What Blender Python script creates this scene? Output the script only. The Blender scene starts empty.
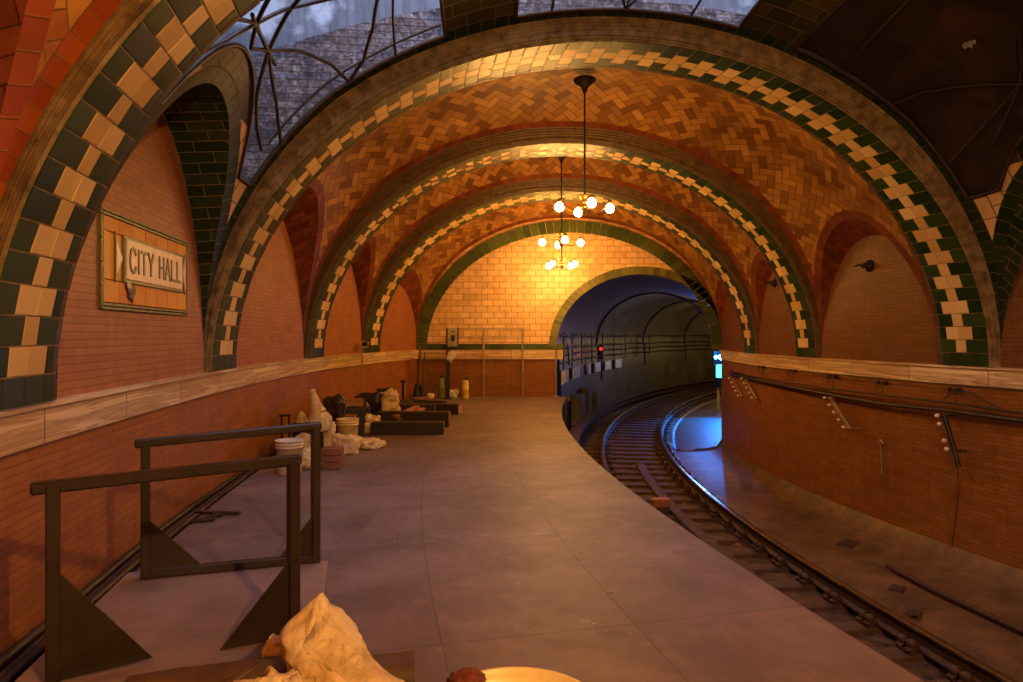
import bpy, math, random
from math import pi, sin, cos, sqrt, hypot
from mathutils import Vector, noise, Matrix
random.seed(7)
S = bpy.context.scene
C = S.collection
EYE = 1.53
FPX = 682.0
# ------------------------------------------------------------------ camera, world, light, exposure
cam = bpy.data.objects.new('camera', bpy.data.cameras.new('camera'))
C.objects.link(cam); S.camera = cam
cam.data.sensor_width = 36; cam.data.lens = 36 * FPX / 1023
cam.location = (0, 0, EYE); cam.rotation_euler = (pi/2, 0, 0)
cam.data.shift_y = -6.0 / 1023
cam.data.clip_start = 0.05; cam.data.clip_end = 300
S.view_settings.view_transform = 'Standard'; S.view_settings.look = 'None'
S.view_settings.gamma = 1; S.view_settings.use_curve_mapping = False
S.view_settings.exposure = 0.0
w = bpy.data.worlds.new('world'); S.world = w; w.use_nodes = True
w.node_tree.nodes['Background'].inputs[0].default_value = (0.30, 0.40, 0.62, 1)
w.node_tree.nodes['Background'].inputs[1].default_value = 0.03
try:
    S.cycles.use_light_tree = True
    S.cycles.max_bounces = 8; S.cycles.diffuse_bounces = 4; S.cycles.transparent_max_bounces = 12
    S.cycles.sample_clamp_indirect = 6.0; S.cycles.caustics_reflective = False
    S.cycles.use_denoising = True
except Exception: pass

BULB = 265.0       # emission strength of the warm bulbs
def area(name, loc, rot, sx, sy, power, col):
    l = bpy.data.lights.new(name, 'AREA'); l.shape = 'RECTANGLE'; l.size = sx; l.size_y = sy
    l.energy = power; l.color = col
    o = bpy.data.objects.new(name, l); o.location = loc; o.rotation_euler = rot; C.objects.link(o); return o
def point(name, loc, power, col, r=0.05):
    l = bpy.data.lights.new(name, 'POINT'); l.energy = power; l.color = col; l.shadow_soft_size = r
    o = bpy.data.objects.new(name, l); o.location = loc; C.objects.link(o); return o
# daylight falling down the light well above the skylight bay
area('daylight', (0.9, 5.2, 8.3), (0.32, 0, 0), 7.5, 3.4, 640, (0.66, 0.66, 0.95))

# ------------------------------------------------------------------ node helpers
class V:
    def __init__(s, nt, sock): s.nt = nt; s.s = sock
    def _m(s, op, b=None, c=None):
        n = s.nt.nodes.new('ShaderNodeMath'); n.operation = op
        for i, x in enumerate((s, b, c)):
            if x is None: continue
            if isinstance(x, V): s.nt.links.new(x.s, n.inputs[i])
            else: n.inputs[i].default_value = x
        return V(s.nt, n.outputs[0])
    def __add__(s, o): return s._m('ADD', o)
    def __sub__(s, o): return s._m('SUBTRACT', o)
    def __mul__(s, o): return s._m('MULTIPLY', o)
    def __truediv__(s, o): return s._m('DIVIDE', o)
    def floor(s): return s._m('FLOOR')
    def fract(s): return s._m('FRACT')
    def mod(s, o): return s._m('FLOORED_MODULO', o)
    def lt(s, o): return s._m('LESS_THAN', o)
    def gt(s, o): return s._m('GREATER_THAN', o)
    def min(s, o): return s._m('MINIMUM', o)
    def max(s, o): return s._m('MAXIMUM', o)
    def inv(s): return (s * -1.0) + 1.0
    def mix(s, a, b):            # s=0 -> a, 1 -> b
        return a + (b - a) * s
    def clamp(s):
        v = s._m('ADD', 0.0); v.s.node.use_clamp = True; return v
def node(nt, t, **kw):
    n = nt.nodes.new('ShaderNode' + t)
    for k, v in kw.items():
        if hasattr(n, k): setattr(n, k, v)
    return n
def setin(nt, n, name, v):
    if isinstance(v, V): nt.links.new(v.s, n.inputs[name])
    elif hasattr(v, 'is_output') or isinstance(v, bpy.types.NodeSocket): nt.links.new(v, n.inputs[name])
    else: n.inputs[name].default_value = v if not (isinstance(v, tuple) and len(v) == 3) else (*v, 1)
def comb(nt, x, y, z=0.0):
    n = node(nt, 'CombineXYZ')
    for i, v in enumerate((x, y, z)):
        if isinstance(v, V): nt.links.new(v.s, n.inputs[i])
        else: n.inputs[i].default_value = v
    return n.outputs[0]
def uvxy(nt):
    t = node(nt, 'UVMap'); sp = node(nt, 'SeparateXYZ'); nt.links.new(t.outputs[0], sp.inputs[0])
    return t.outputs[0], V(nt, sp.outputs[0]), V(nt, sp.outputs[1])
def objco(nt): return node(nt, 'TexCoord').outputs['Object']
def nz(nt, vec, scale, detail=4, rough=0.6, dist=0.0):
    n = node(nt, 'TexNoise'); nt.links.new(vec, n.inputs['Vector'])
    n.inputs['Scale'].default_value = scale; n.inputs['Detail'].default_value = detail
    n.inputs['Roughness'].default_value = rough; n.inputs['Distortion'].default_value = dist
    return V(nt, n.outputs['Fac'])
def white(nt, vec):
    n = node(nt, 'TexWhiteNoise'); n.noise_dimensions = '3D'; nt.links.new(vec, n.inputs[0]); return V(nt, n.outputs['Value'])
def ramp(nt, fac, stops, const=False):
    n = node(nt, 'ValToRGB'); nt.links.new(fac.s if isinstance(fac, V) else fac, n.inputs[0])
    e = n.color_ramp.elements
    while len(e) < len(stops): e.new(0.5)
    
    for i, (p, c) in enumerate(stops): e[i].position = p; e[i].color = (*c, 1)
    if const: n.color_ramp.interpolation = 'CONSTANT'
    return n.outputs[0]
def mixc(nt, f, a, b, mode='MIX'):
    n = node(nt, 'Mix'); n.data_type = 'RGBA'; n.blend_type = mode
    for k, v in ((0, f), (6, a), (7, b)):
        if isinstance(v, V): nt.links.new(v.s, n.inputs[k])
        elif isinstance(v, bpy.types.NodeSocket): nt.links.new(v, n.inputs[k])
        elif isinstance(v, tuple): n.inputs[k].default_value = (*v, 1)
        else: n.inputs[k].default_value = v
    return n.outputs[2]
def newmat(name):
    m = bpy.data.materials.new(name); m.use_nodes = True; nt = m.node_tree; nt.nodes.clear()
    out = node(nt, 'OutputMaterial'); p = node(nt, 'BsdfPrincipled'); nt.links.new(p.outputs[0], out.inputs[0])
    return m, nt, p
def bump(nt, p, h, strength=0.4, dist=0.01):
    b = node(nt, 'Bump'); b.inputs['Strength'].default_value = strength; b.inputs['Distance'].default_value = dist
    nt.links.new(h.s, b.inputs['Height']); nt.links.new(b.outputs[0], p.inputs['Normal'])

def mat_plain(name, col, rough=0.6, metal=0.0, var=0.35, scale=6, bmp=0.25, coat=0.0, dirt=None):
    m, nt, p = newmat(name); o = objco(nt)
    n = nz(nt, o, scale, 6, 0.65)
    a = tuple(c * (1 - var) for c in col); b = tuple(min(1, c * (1 + var)) for c in col)
    c = ramp(nt, n, [(0.3, a), (0.7, b)])
    if dirt:
        n2 = nz(nt, o, scale * 0.5, 5, 0.7, 0.5)
        c = mixc(nt, ((n2 - 0.5) * 5.0).clamp(), c, dirt)
    setin(nt, p, 'Base Color', c)
    p.inputs['Roughness'].default_value = rough; p.inputs['Metallic'].default_value = metal
    p.inputs['Coat Weight'].default_value = coat
    bump(nt, p, nz(nt, o, scale * 5, 6, 0.7), bmp, 0.006)
    return m
def mat_emit(name, col, st):
    m = bpy.data.materials.new(name); m.use_nodes = True; nt = m.node_tree; nt.nodes.clear()
    out = node(nt, 'OutputMaterial'); e = node(nt, 'Emission')
    e.inputs[0].default_value = (*col, 1); e.inputs[1].default_value = st
    nt.links.new(e.outputs[0], out.inputs[0]); return m

def brick_height(nt, u, v, bw, bh, gap, gapv=None):
    """running bond: returns (mask 1 on brick / 0 in joint, cell id vector)"""
    row = (v / bh).floor(); sh = row.mod(2.0) * 0.5
    uu = (u / bw) + sh; col = uu.floor()
    fu = uu.fract(); fv = (v / bh).fract()
    gu = gap / bw / 2; gv = (gapv or gap) / bh / 2
    du = fu.min(fu.inv()); dv = fv.min(fv.inv())
    mk = (du / gu).min(dv / gv)
    mask = ((mk - 0.75) * 2.0).clamp()
    return mask, comb(nt, row, col, 0.0)
def mat_brick(name, c0, c1, mortar, bw=0.30, bh=0.05, gap=0.006, rough=0.42, stain=(0.05, 0.02, 0.01), stain_amt=0.6, bmp=0.5, coat=0.0, streak=True):
    m, nt, p = newmat(name); uv, u, v = uvxy(nt)
    mask, idv = brick_height(nt, u, v, bw, bh, gap)
    r = white(nt, idv); o = objco(nt)
    c = ramp(nt, r, [(0.0, c0), (1.0, c1)])
    big = nz(nt, o, 1.3, 6, 0.65, 0.3)
    c = mixc(nt, ((big - 0.48) * 4.0).clamp() * stain_amt, c, stain)
    b2 = nz(nt, o, 4.5, 7, 0.7, 0.6)
    c = mixc(nt, ((b2 - 0.48) * 4.0).clamp() * 0.6, c, tuple(x * 0.55 for x in c0))
    if streak:
        mp = node(nt, 'Mapping'); mp.inputs['Scale'].default_value = (5.0, 0.45, 1); nt.links.new(uv, mp.inputs[0])
        st = nz(nt, mp.outputs[0], 1.5, 5, 0.7)
        c = mixc(nt, ((st - 0.52) * 5.0).clamp() * 0.35, c, tuple(min(1, x * 1.45) for x in c1))
    c = mixc(nt, mask, mortar, c)
    setin(nt, p, 'Base Color', c)
    n2 = nz(nt, o, 25, 4, 0.6)
    p.inputs['Specular IOR Level'].default_value = 0.25
    setin(nt, p, 'Roughness', n2 * 0.3 + (rough - 0.1))
    p.inputs['Coat Weight'].default_value = coat
    bump(nt, p, mask * 0.7 + n2 * 0.3 + r * 0.2, bmp * 0.7, 0.003)
    return m

def mat_herring(name, Wd, light, darkc, border_a, border_b, grout, cream=None, rot=pi/4, stain=0.5, plain=False, bw=0.14):
    """vault tiles: herringbone field, border of square tiles along groins and ribs (attributes gd, rd: metres)"""
    m, nt, p = newmat(name); uv, u, v = uvxy(nt); o = objco(nt)
    ga = node(nt, 'Attribute', attribute_name='gd'); gd = V(nt, ga.outputs['Fac'])
    ra = node(nt, 'Attribute', attribute_name='rd'); rd = V(nt, ra.outputs['Fac'])
    if plain:
        mask, idv = brick_height(nt, u, v, 0.30, 0.15, 0.012)
    else:
        c_, s_ = cos(rot), sin(rot)
        x = (u * c_ + v * s_) / Wd; y = (v * c_ - u * s_) / Wd
        i = x.floor(); j = y.floor(); fx = x.fract(); fy = y.fract()
        n = 2.0
        mm = (i - j).mod(2 * n)
        ho = mm.lt(n - 0.001)
        k = (mm * -1.0) + (2 * n - 1)
        la = ho.mix((k + fy), (mm + fx)); ac = ho.mix(fx, fy)
        da = la.min((la * -1.0) + n); dc = ac.min(ac.inv())
        mask = ((da.min(dc) / 0.05 - 0.4) * 1.5).clamp()
        idv = comb(nt, ho.mix(i, i - mm), ho.mix(j - k, j), ho)
    r = white(nt, idv)
    col = ramp(nt, r, [(0.0, darkc), (0.45, tuple((a + b) / 2 for a, b in zip(light, darkc))), (1.0, light)])
    big = nz(nt, o, 0.9, 6, 0.65, 0.5)
    # border squares
    bsel = gd.min(rd).lt(bw)
    br = white(nt, comb(nt, (u / 0.15).floor(), (v / 0.15).floor(), gd.lt(rd)))
    isg = gd.lt(rd)
    aa_ = node(nt, 'Attribute', attribute_name='ga'); along = isg.mix(u, V(nt, aa_.outputs['Fac']))      # along rib: arc coordinate u ; along groin: v
    fa = (along / 0.15).fract(); bd = gd.min(rd)
    bmask = (fa.min(fa.inv()) * 0.15).min((bd - bw) * -1.0)
    bmask = ((bmask / 0.006) - 0.2).clamp()
    bid = white(nt, comb(nt, (along / 0.15).floor(), isg, 3.0))
    bcol = ramp(nt, bid, [(0, border_a), (1, border_b)])
    if cream:
        sel = gd.lt(0.9) * rd.lt(1.3)
        ca = node(nt, 'Attribute', attribute_name='sp'); sp = V(nt, ca.outputs['Fac'])
        col = mixc(nt, sp.gt(0.5), col, cream)
    col = mixc(nt, bsel, col, bcol)
    msk = bsel.mix(mask, bmask)
    col = mixc(nt, ((big - 0.5) * 4.0).clamp() * stain, col, tuple(x * 0.35 for x in darkc))
    col = mixc(nt, msk, grout, col)
    setin(nt, p, 'Base Color', col)
    fn = nz(nt, o, 30, 3, 0.6)
    p.inputs['Specular IOR Level'].default_value = 0.15
    setin(nt, p, 'Roughness', fn * 0.35 + 0.26)
    bump(nt, p, msk + r * 0.5 + fn * 0.25, 0.55, 0.006)
    return m

# ------------------------------------------------------------------ materials
M = {}
M['brick_l'] = mat_brick('roman_brick_pink', (0.36, 0.125, 0.048), (0.43, 0.162, 0.062), (0.22, 0.076, 0.032), stain=(0.30, 0.10, 0.06), stain_amt=0.5)
M['brick_lw'] = mat_brick('roman_brick_wainscot', (0.33, 0.115, 0.034), (0.41, 0.152, 0.046), (0.22, 0.075, 0.045), stain=(0.22, 0.08, 0.04), stain_amt=0.7)
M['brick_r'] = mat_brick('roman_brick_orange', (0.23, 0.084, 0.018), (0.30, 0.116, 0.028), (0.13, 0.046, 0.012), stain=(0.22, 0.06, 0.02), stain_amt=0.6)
M['brick_r_shaded'] = mat_brick('roman_brick_orange_shaded', (0.15, 0.052, 0.012), (0.19, 0.070, 0.018), (0.09, 0.028, 0.008), stain=(0.10, 0.03, 0.01), stain_amt=0.5)  # same brick as the right wainscot; dimmer lamplight painted into its colour
M['tile_end'] = mat_brick('yellow_wall_tile', (0.68, 0.42, 0.19), (0.84, 0.56, 0.27), (0.30, 0.13, 0.05), bw=0.30, bh=0.15, gap=0.014, rough=0.28, stain=(0.55, 0.32, 0.12), stain_amt=0.5, bmp=0.4, streak=False)
M['reveal_green'] = mat_brick('green_glazed_brick', (0.010, 0.024, 0.010), (0.035, 0.062, 0.022), (0.26, 0.20, 0.09), bw=0.30, bh=0.11, gap=0.006, rough=0.25, stain=(0.05, 0.05, 0.02), stain_amt=0.3, streak=False)
M['reveal_red'] = mat_brick('dark_red_reveal_brick', (0.15, 0.035, 0.018), (0.30, 0.075, 0.03), (0.05, 0.015, 0.01), bw=0.22, bh=0.11, gap=0.008, rough=0.35, streak=False)
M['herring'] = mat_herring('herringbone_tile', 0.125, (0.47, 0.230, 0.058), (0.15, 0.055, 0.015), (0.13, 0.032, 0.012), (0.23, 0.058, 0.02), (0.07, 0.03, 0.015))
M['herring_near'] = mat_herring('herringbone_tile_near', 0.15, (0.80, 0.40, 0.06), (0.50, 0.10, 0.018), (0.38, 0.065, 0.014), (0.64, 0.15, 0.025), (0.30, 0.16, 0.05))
M['vault_green'] = mat_herring('green_vault_brick', 0.14, (0.08, 0.052, 0.018), (0.022, 0.024, 0.008), (0.008, 0.020, 0.004), (0.028, 0.040, 0.010), (0.12, 0.085, 0.035), cream=(0.66, 0.43, 0.20), plain=True, bw=0.15)
M['vault_dark'] = M['vault_green']
def mat_tile(name, c0, c1, rough=0.2):
    m, nt, p = newmat(name)
    g = node(nt, 'NewGeometry'); r = V(nt, g.outputs['Random Per Island']); o = objco(nt)
    c = ramp(nt, r, [(0, c0), (1, c1)])
    n = nz(nt, o, 2.2, 3, 0.5)
    c = mixc(nt, ((n - 0.5) * 2.0).clamp() * 0.4, c, tuple(x * 0.5 for x in c0))
    setin(nt, p, 'Base Color', c)
    f = nz(nt, o, 14, 4, 0.6)
    p.inputs['Specular IOR Level'].default_value = 0.25
    setin(nt, p, 'Roughness', f * 0.14 + (rough + 0.08))
    bump(nt, p, nz(nt, o, 6, 2, 0.5), 0.05, 0.01); return m
M['cream'] = mat_tile('cream_glazed_tile', (0.60, 0.38, 0.14), (0.84, 0.62, 0.30))
M['green'] = mat_tile('green_glazed_tile', (0.008, 0.026, 0.003), (0.034, 0.066, 0.010))
M['greyedge'] = mat_tile('grey_green_edge_tile', (0.05, 0.04, 0.03), (0.11, 0.09, 0.06))
M['olive'] = mat_tile('olive_green_tile', (0.10, 0.10, 0.02), (0.20, 0.19, 0.045))
M['olivegreen'] = mat_tile('dark_olive_green_tile', (0.045, 0.065, 0.012), (0.10, 0.12, 0.022))
M['grout'] = mat_plain('grout', (0.16, 0.10, 0.05), 0.85, var=0.4, scale=10)
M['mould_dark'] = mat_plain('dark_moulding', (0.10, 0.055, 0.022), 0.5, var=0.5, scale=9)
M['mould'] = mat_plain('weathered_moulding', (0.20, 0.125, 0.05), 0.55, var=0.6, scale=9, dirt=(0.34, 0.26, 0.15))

def mat_marble():
    m, nt, p = newmat('banded_marble'); uv, u, v = uvxy(nt)
    mp = node(nt, 'Mapping'); mp.inputs['Scale'].default_value = (0.28, 7.0, 1); nt.links.new(uv, mp.inputs[0])
    n = nz(nt, mp.outputs[0], 2.4, 8, 0.6, 0.7)
    blk = (u / 1.15).floor(); br = white(nt, comb(nt, blk, 1.0, 0.0))
    c = ramp(nt, n, [(0.30, (0.30, 0.19, 0.10)), (0.42, (0.70, 0.53, 0.30)), (0.50, (0.46, 0.30, 0.14)), (0.56, (0.82, 0.66, 0.42)), (0.70, (0.90, 0.76, 0.50))])
    c = mixc(nt, br * 0.6, c, (0.70, 0.40, 0.14), 'MULTIPLY')
    f = (u / 1.15).fract(); jm = ((f.min(f.inv()) * 1.15 / 0.006) - 0.3).clamp()
    c = mixc(nt, jm, (0.1, 0.06, 0.03), c)
    setin(nt, p, 'Base Color', c); p.inputs['Roughness'].default_value = 0.35
    bump(nt, p, jm + nz(nt, objco(nt), 20) * 0.2, 0.3, 0.004); return m
M['marble'] = mat_marble()
def mat_floor():
    m, nt, p = newmat('platform_concrete'); uv, u, v = uvxy(nt); o = objco(nt)
    n = nz(nt, o, 0.9, 8, 0.62, 0.4); n2 = nz(nt, o, 7, 8, 0.7)
    c = ramp(nt, n, [(0.30, (0.095, 0.058, 0.054)), (0.5, (0.155, 0.097, 0.088)), (0.7, (0.255, 0.165, 0.148))])
    c = mixc(nt, ((n2 - 0.5) * 3.0).clamp() * 0.5, c, (0.16, 0.11, 0.10))
    sl = white(nt, comb(nt, (u / 1.02).floor(), ((v - 0.35) / 1.55).floor(), 0.0))
    c = mixc(nt, sl * 0.25, c, (0.20, 0.14, 0.13))
    # pale spatters and dark spots
    vo = node(nt, 'TexVoronoi'); vo.inputs['Scale'].default_value = 26; nt.links.new(o, vo.inputs['Vector'])
    sp = V(nt, vo.outputs['Distance']).lt(0.13) * nz(nt, o, 1.6, 3).gt(0.62)
    c = mixc(nt, sp * 0.7, c, (0.62, 0.55, 0.52))
    vo2 = node(nt, 'TexVoronoi'); vo2.inputs['Scale'].default_value = 2.3; nt.links.new(o, vo2.inputs['Vector'])
    c = mixc(nt, (V(nt, vo2.outputs['Distance']) + nz(nt, o, 14, 4) * 0.16).lt(0.12) * nz(nt, o, 1.1, 2).gt(0.5) * 0.8, c, (0.06, 0.035, 0.03))
    sm = nz(nt, o, 2.6, 8, 0.75, 0.3)
    c = mixc(nt, ((sm - 0.53) * 6.0).clamp() * 0.35, c, (0.38, 0.27, 0.25))
    c = mixc(nt, ((nz(nt, o, 1.7, 7, 0.7, 0.2) - 0.54) * 6.0).clamp() * 0.5, c, (0.14, 0.08, 0.065))
    st = nz(nt, o, 0.55, 5, 0.55, 0.9)
    c = mixc(nt, ((st - 0.62) * 9.0).clamp() * 0.55, c, (0.085, 0.05, 0.045))
    fu = (u / 1.02).fract(); fv = ((v - 0.35) / 1.55).fract()
    jd = (fu.min(fu.inv()) * 1.02).min(fv.min(fv.inv()) * 1.55)
    wob = nz(nt, o, 18, 3) * 0.006
    jm = ((jd + wob - 0.005) / 0.003).clamp()
    c = mixc(nt, (jm.inv() * 0.65).inv(), (0.055, 0.035, 0.03), c)
    setin(nt, p, 'Base Color', c)
    setin(nt, p, 'Roughness', n2 * 0.5 + 0.33)
    bump(nt, p, jm * 0.6 + n2 * 0.5, 0.35, 0.006); return m
M['floor'] = mat_floor()
M['bed'] = mat_plain('trackbed_concrete', (0.145, 0.080, 0.036), 0.55, var=0.55, scale=2.5, bmp=0.5, dirt=(0.045, 0.025, 0.018))
M['conc'] = mat_plain('dark_concrete', (0.12, 0.08, 0.055), 0.8, var=0.4, scale=4)
def mat_tunnel():
    m, nt, p = newmat('tunnel_lining'); uv, u, v = uvxy(nt); o = objco(nt)
    n = nz(nt, o, 0.8, 7, 0.65, 0.6)
    c = ramp(nt, n, [(0.3, (0.06, 0.055, 0.042)), (0.7, (0.17, 0.155, 0.115))])
    mp = node(nt, 'Mapping'); mp.inputs['Scale'].default_value = (1.2, 0.25, 1); nt.links.new(uv, mp.inputs[0])
    s = nz(nt, mp.outputs[0], 2.0, 5)
    c = mixc(nt, ((s - 0.5) * 4.0).clamp() * 0.5, c, (0.06, 0.055, 0.045))
    setin(nt, p, 'Base Color', c); p.inputs['Roughness'].default_value = 0.45
    bump(nt, p, nz(nt, o, 9, 6), 0.4, 0.01); return m
M['tunnel'] = mat_tunnel()
def mat_rough_masonry():
    m, nt, p = newmat('well_rough_masonry'); uv, u, v = uvxy(nt); o = objco(nt)
    mask, idv = brick_height(nt, u, v, 0.24, 0.075, 0.014)
    r = white(nt, idv)
    n = nz(nt, o, 15, 8, 0.8, 0.8)
    c = ramp(nt, n, [(0.38, (0.05, 0.045, 0.05)), (0.48, (0.22, 0.20, 0.21)), (0.57, (0.50, 0.48, 0.52)), (0.66, (0.95, 0.95, 0.98))])
    c = mixc(nt, r * 0.5, c, (0.16, 0.10, 0.09)); c = mixc(nt, (mask.inv() * 0.45).inv(), (0.06, 0.055, 0.07), c)
    c = mixc(nt, ((nz(nt, o, 3.1, 6, 0.7, 1.2) - 0.46) * 7.0).clamp() * 0.8, c, (0.055, 0.045, 0.055))
    setin(nt, p, 'Base Color', c); p.inputs['Roughness'].default_value = 0.8
    bump(nt, p, mask * 0.7 + n, 0.8, 0.02); return m
M['wellrough'] = mat_rough_masonry()
def mat_well():
    m, nt, p = newmat('well_stained_plaster'); o = objco(nt)
    mp = node(nt, 'Mapping'); mp.inputs['Scale'].default_value = (5, 5, 0.5); nt.links.new(o, mp.inputs[0])
    n = nz(nt, mp.outputs[0], 2, 7, 0.7)
    c = ramp(nt, n, [(0.3, (0.13, 0.14, 0.16)), (0.55, (0.26, 0.28, 0.31)), (0.8, (0.42, 0.45, 0.48))])
    b = nz(nt, o, 0.8, 5, 0.6, 0.4)
    c = mixc(nt, ((b - 0.56) * 12.0).clamp(), c, (0.72, 0.80, 0.84))
    setin(nt, p, 'Base Color', c); p.inputs['Roughness'].default_value = 0.8
    bump(nt, p, n, 0.4, 0.01); return m
M['well'] = mat_well()
M['iron'] = mat_plain('rusty_iron', (0.045, 0.028, 0.022), 0.5, 0.4, 0.5, 12)
M['brown_steel'] = mat_plain('brown_painted_steel', (0.030, 0.018, 0.013), 0.36, 0.0, 0.35, 8, 0.15)
M['rail_steel'] = mat_plain('worn_rail_steel', (0.42, 0.40, 0.40), 0.22, 1.0, 0.2, 10, 0.05)
M['rail_rust'] = mat_plain('rusty_rail_web', (0.075, 0.038, 0.025), 0.65, 0.3, 0.4, 14)
M['tie'] = mat_plain('old_tie_timber', (0.085, 0.045, 0.028), 0.8, 0, 0.5, 7)
M['dark_timber'] = mat_plain('dark_timber', (0.030, 0.020, 0.016), 0.6, 0, 0.4, 9)
M['wood'] = mat_plain('orange_plank_wood', (0.36, 0.15, 0.055), 0.6, 0, 0.4, 9)
M['pale_wood'] = mat_plain('pale_wood_end', (0.42, 0.24, 0.12), 0.7, 0, 0.5, 16)
M['ply'] = mat_plain('scuffed_plywood_deck', (0.235, 0.155, 0.135), 0.5, 0, 0.25, 3, 0.2, dirt=(0.30, 0.21, 0.19))
M['sack'] = mat_plain('pale_sackcloth', (0.80, 0.62, 0.36), 0.7, 0, 0.3, 8, 0.5, dirt=(0.40, 0.25, 0.12))
def node_noise_col(nt, vec, sc):
    n = node(nt, 'TexNoise'); nt.links.new(vec, n.inputs['Vector']); n.inputs['Scale'].default_value = sc; return n.outputs['Color']
def mat_paper():
    m, nt, p = newmat('crumpled_cement_paper'); o = objco(nt)
    n = nz(nt, o, 5, 7, 0.65, 0.8)
    c = ramp(nt, n, [(0.3, (0.60, 0.40, 0.19)), (0.5, (0.86, 0.66, 0.36)), (0.72, (0.95, 0.78, 0.48))])
    n2 = nz(nt, o, 13, 4, 0.6, 1.5)
    c = mixc(nt, ((n2 - 0.63) * 14.0).clamp(), c, (0.16, 0.07, 0.03))
    setin(nt, p, 'Base Color', c); p.inputs['Roughness'].default_value = 0.6
    vo = node(nt, 'TexVoronoi'); vo.feature = 'DISTANCE_TO_EDGE'; vo.inputs['Scale'].default_value = 8; nt.links.new(mixc(nt, 0.12, o, node_noise_col(nt, o, 5)), vo.inputs['Vector'])
    bump(nt, p, (V(nt, vo.outputs['Distance']) * 1.6).min(0.5) + nz(nt, o, 16, 6, 0.7, 1.0) * 0.5, 1.0, 0.03); return m
M['paper'] = mat_paper()
M['bucket'] = mat_plain('white_plastic', (0.66, 0.60, 0.50), 0.4, 0, 0.12, 5, 0.08, dirt=(0.50, 0.42, 0.32))
M['cream_plastic'] = mat_plain('pale_yellow_plastic', (0.80, 0.66, 0.36), 0.35, 0, 0.12, 6, 0.1)
M['dried'] = mat_plain('dried_yellow_compound', (0.82, 0.66, 0.30), 0.45, 0, 0.15, 3, 0.3)
M['redrag'] = mat_plain('rusty_red_rag', (0.16, 0.035, 0.02), 0.7, 0, 0.6, 20, 0.6)
M['leather'] = mat_plain('brown_tarp', (0.11, 0.055, 0.026), 0.5, 0, 0.4, 4, 0.3)
M['darkbag'] = mat_plain('dark_plastic_bag', (0.035, 0.022, 0.018), 0.35, 0, 0.5, 8, 0.6)
M['yellowcyl'] = mat_plain('yellow_painted_steel', (0.72, 0.50, 0.08), 0.35, 0, 0.2, 8, 0.1)
M['greencyl'] = mat_plain('green_painted_steel', (0.20, 0.24, 0.08), 0.4, 0, 0.3, 8, 0.1)
M['galv'] = mat_plain('galvanised_pipe', (0.42, 0.33, 0.22), 0.4, 0.5, 0.25, 12, 0.1)
M['grey_box'] = mat_plain('grey_painted_box', (0.42, 0.36, 0.24), 0.45, 0, 0.25, 8, 0.1)
M['black'] = mat_plain('black_enamel', (0.012, 0.010, 0.010), 0.4, 0, 0.3, 8, 0.1)
M['cable'] = mat_plain('cable_sheath', (0.030, 0.016, 0.011), 0.5, 0, 0.3, 12, 0.2)
M['porcelain'] = mat_plain('porcelain', (0.85, 0.68, 0.52), 0.25, 0, 0.1, 10, 0.05)
M['brass'] = mat_plain('dark_brass', (0.28, 0.15, 0.05), 0.35, 0.9, 0.3, 12, 0.1)
M['blackpaint'] = mat_plain('black_painted_glass', (0.020, 0.012, 0.009), 0.35, 0, 0.5, 3, 0.5, dirt=(0.05, 0.022, 0.012))
M['orange'] = mat_tile('orange_sign_tile', (0.60, 0.18, 0.010), (0.80, 0.34, 0.02), 0.3)
M['olivebar'] = mat_plain('olive_sign_border', (0.16, 0.15, 0.055), 0.35, 0, 0.3, 10, 0.1)
M['signcream'] = mat_plain('cream_sign_plaque', (0.78, 0.60, 0.40), 0.35, 0, 0.15, 8, 0.15)
M['signdark'] = mat_plain('dark_brown_letter', (0.075, 0.045, 0.022), 0.35, 0, 0.3, 10, 0.1)
M['pale_white'] = mat_plain('reflection_and_bulb_white', (0.85, 0.78, 0.60), 0.5, 0, 0.3, 8, 0.1)  # white for the reflected band in the tunnel and for unlit bulbs
M['brickred'] = mat_plain('red_brick', (0.22, 0.09, 0.05), 0.8, 0, 0.4, 10, 0.5)
M['bulb'] = mat_emit('lit_bulb', (1.0, 0.50, 0.13), BULB)
M['blue_on'] = mat_emit('lit_blue_lens', (0.03, 0.25, 1.0), 90)
M['cyan_on'] = mat_emit('lit_cyan_lens', (0.05, 0.75, 0.9), 6)
M['red_on'] = mat_emit('lit_red_lens', (1.0, 0.02, 0.02), 5)
M['tube_on'] = mat_emit('lit_tunnel_lamp', (1.0, 0.62, 0.22), 4)
def mat_glass():
    m = bpy.data.materials.new('skylight_glass'); m.use_nodes = True; nt = m.node_tree; nt.nodes.clear()
    out = node(nt, 'OutputMaterial'); t = node(nt, 'BsdfTransparent'); g = node(nt, 'BsdfGlossy'); mx = node(nt, 'MixShader')
    t.inputs[0].default_value = (0.88, 0.92, 0.95, 1); g.inputs['Roughness'].default_value = 0.08
    mx.inputs[0].default_value = 0.02
    nt.links.new(t.outputs[0], mx.inputs[1]); nt.links.new(g.outputs[0], mx.inputs[2])
    nt.links.new(mx.outputs[0], out.inputs[0]); return m
M['glass'] = mat_glass()

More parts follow.
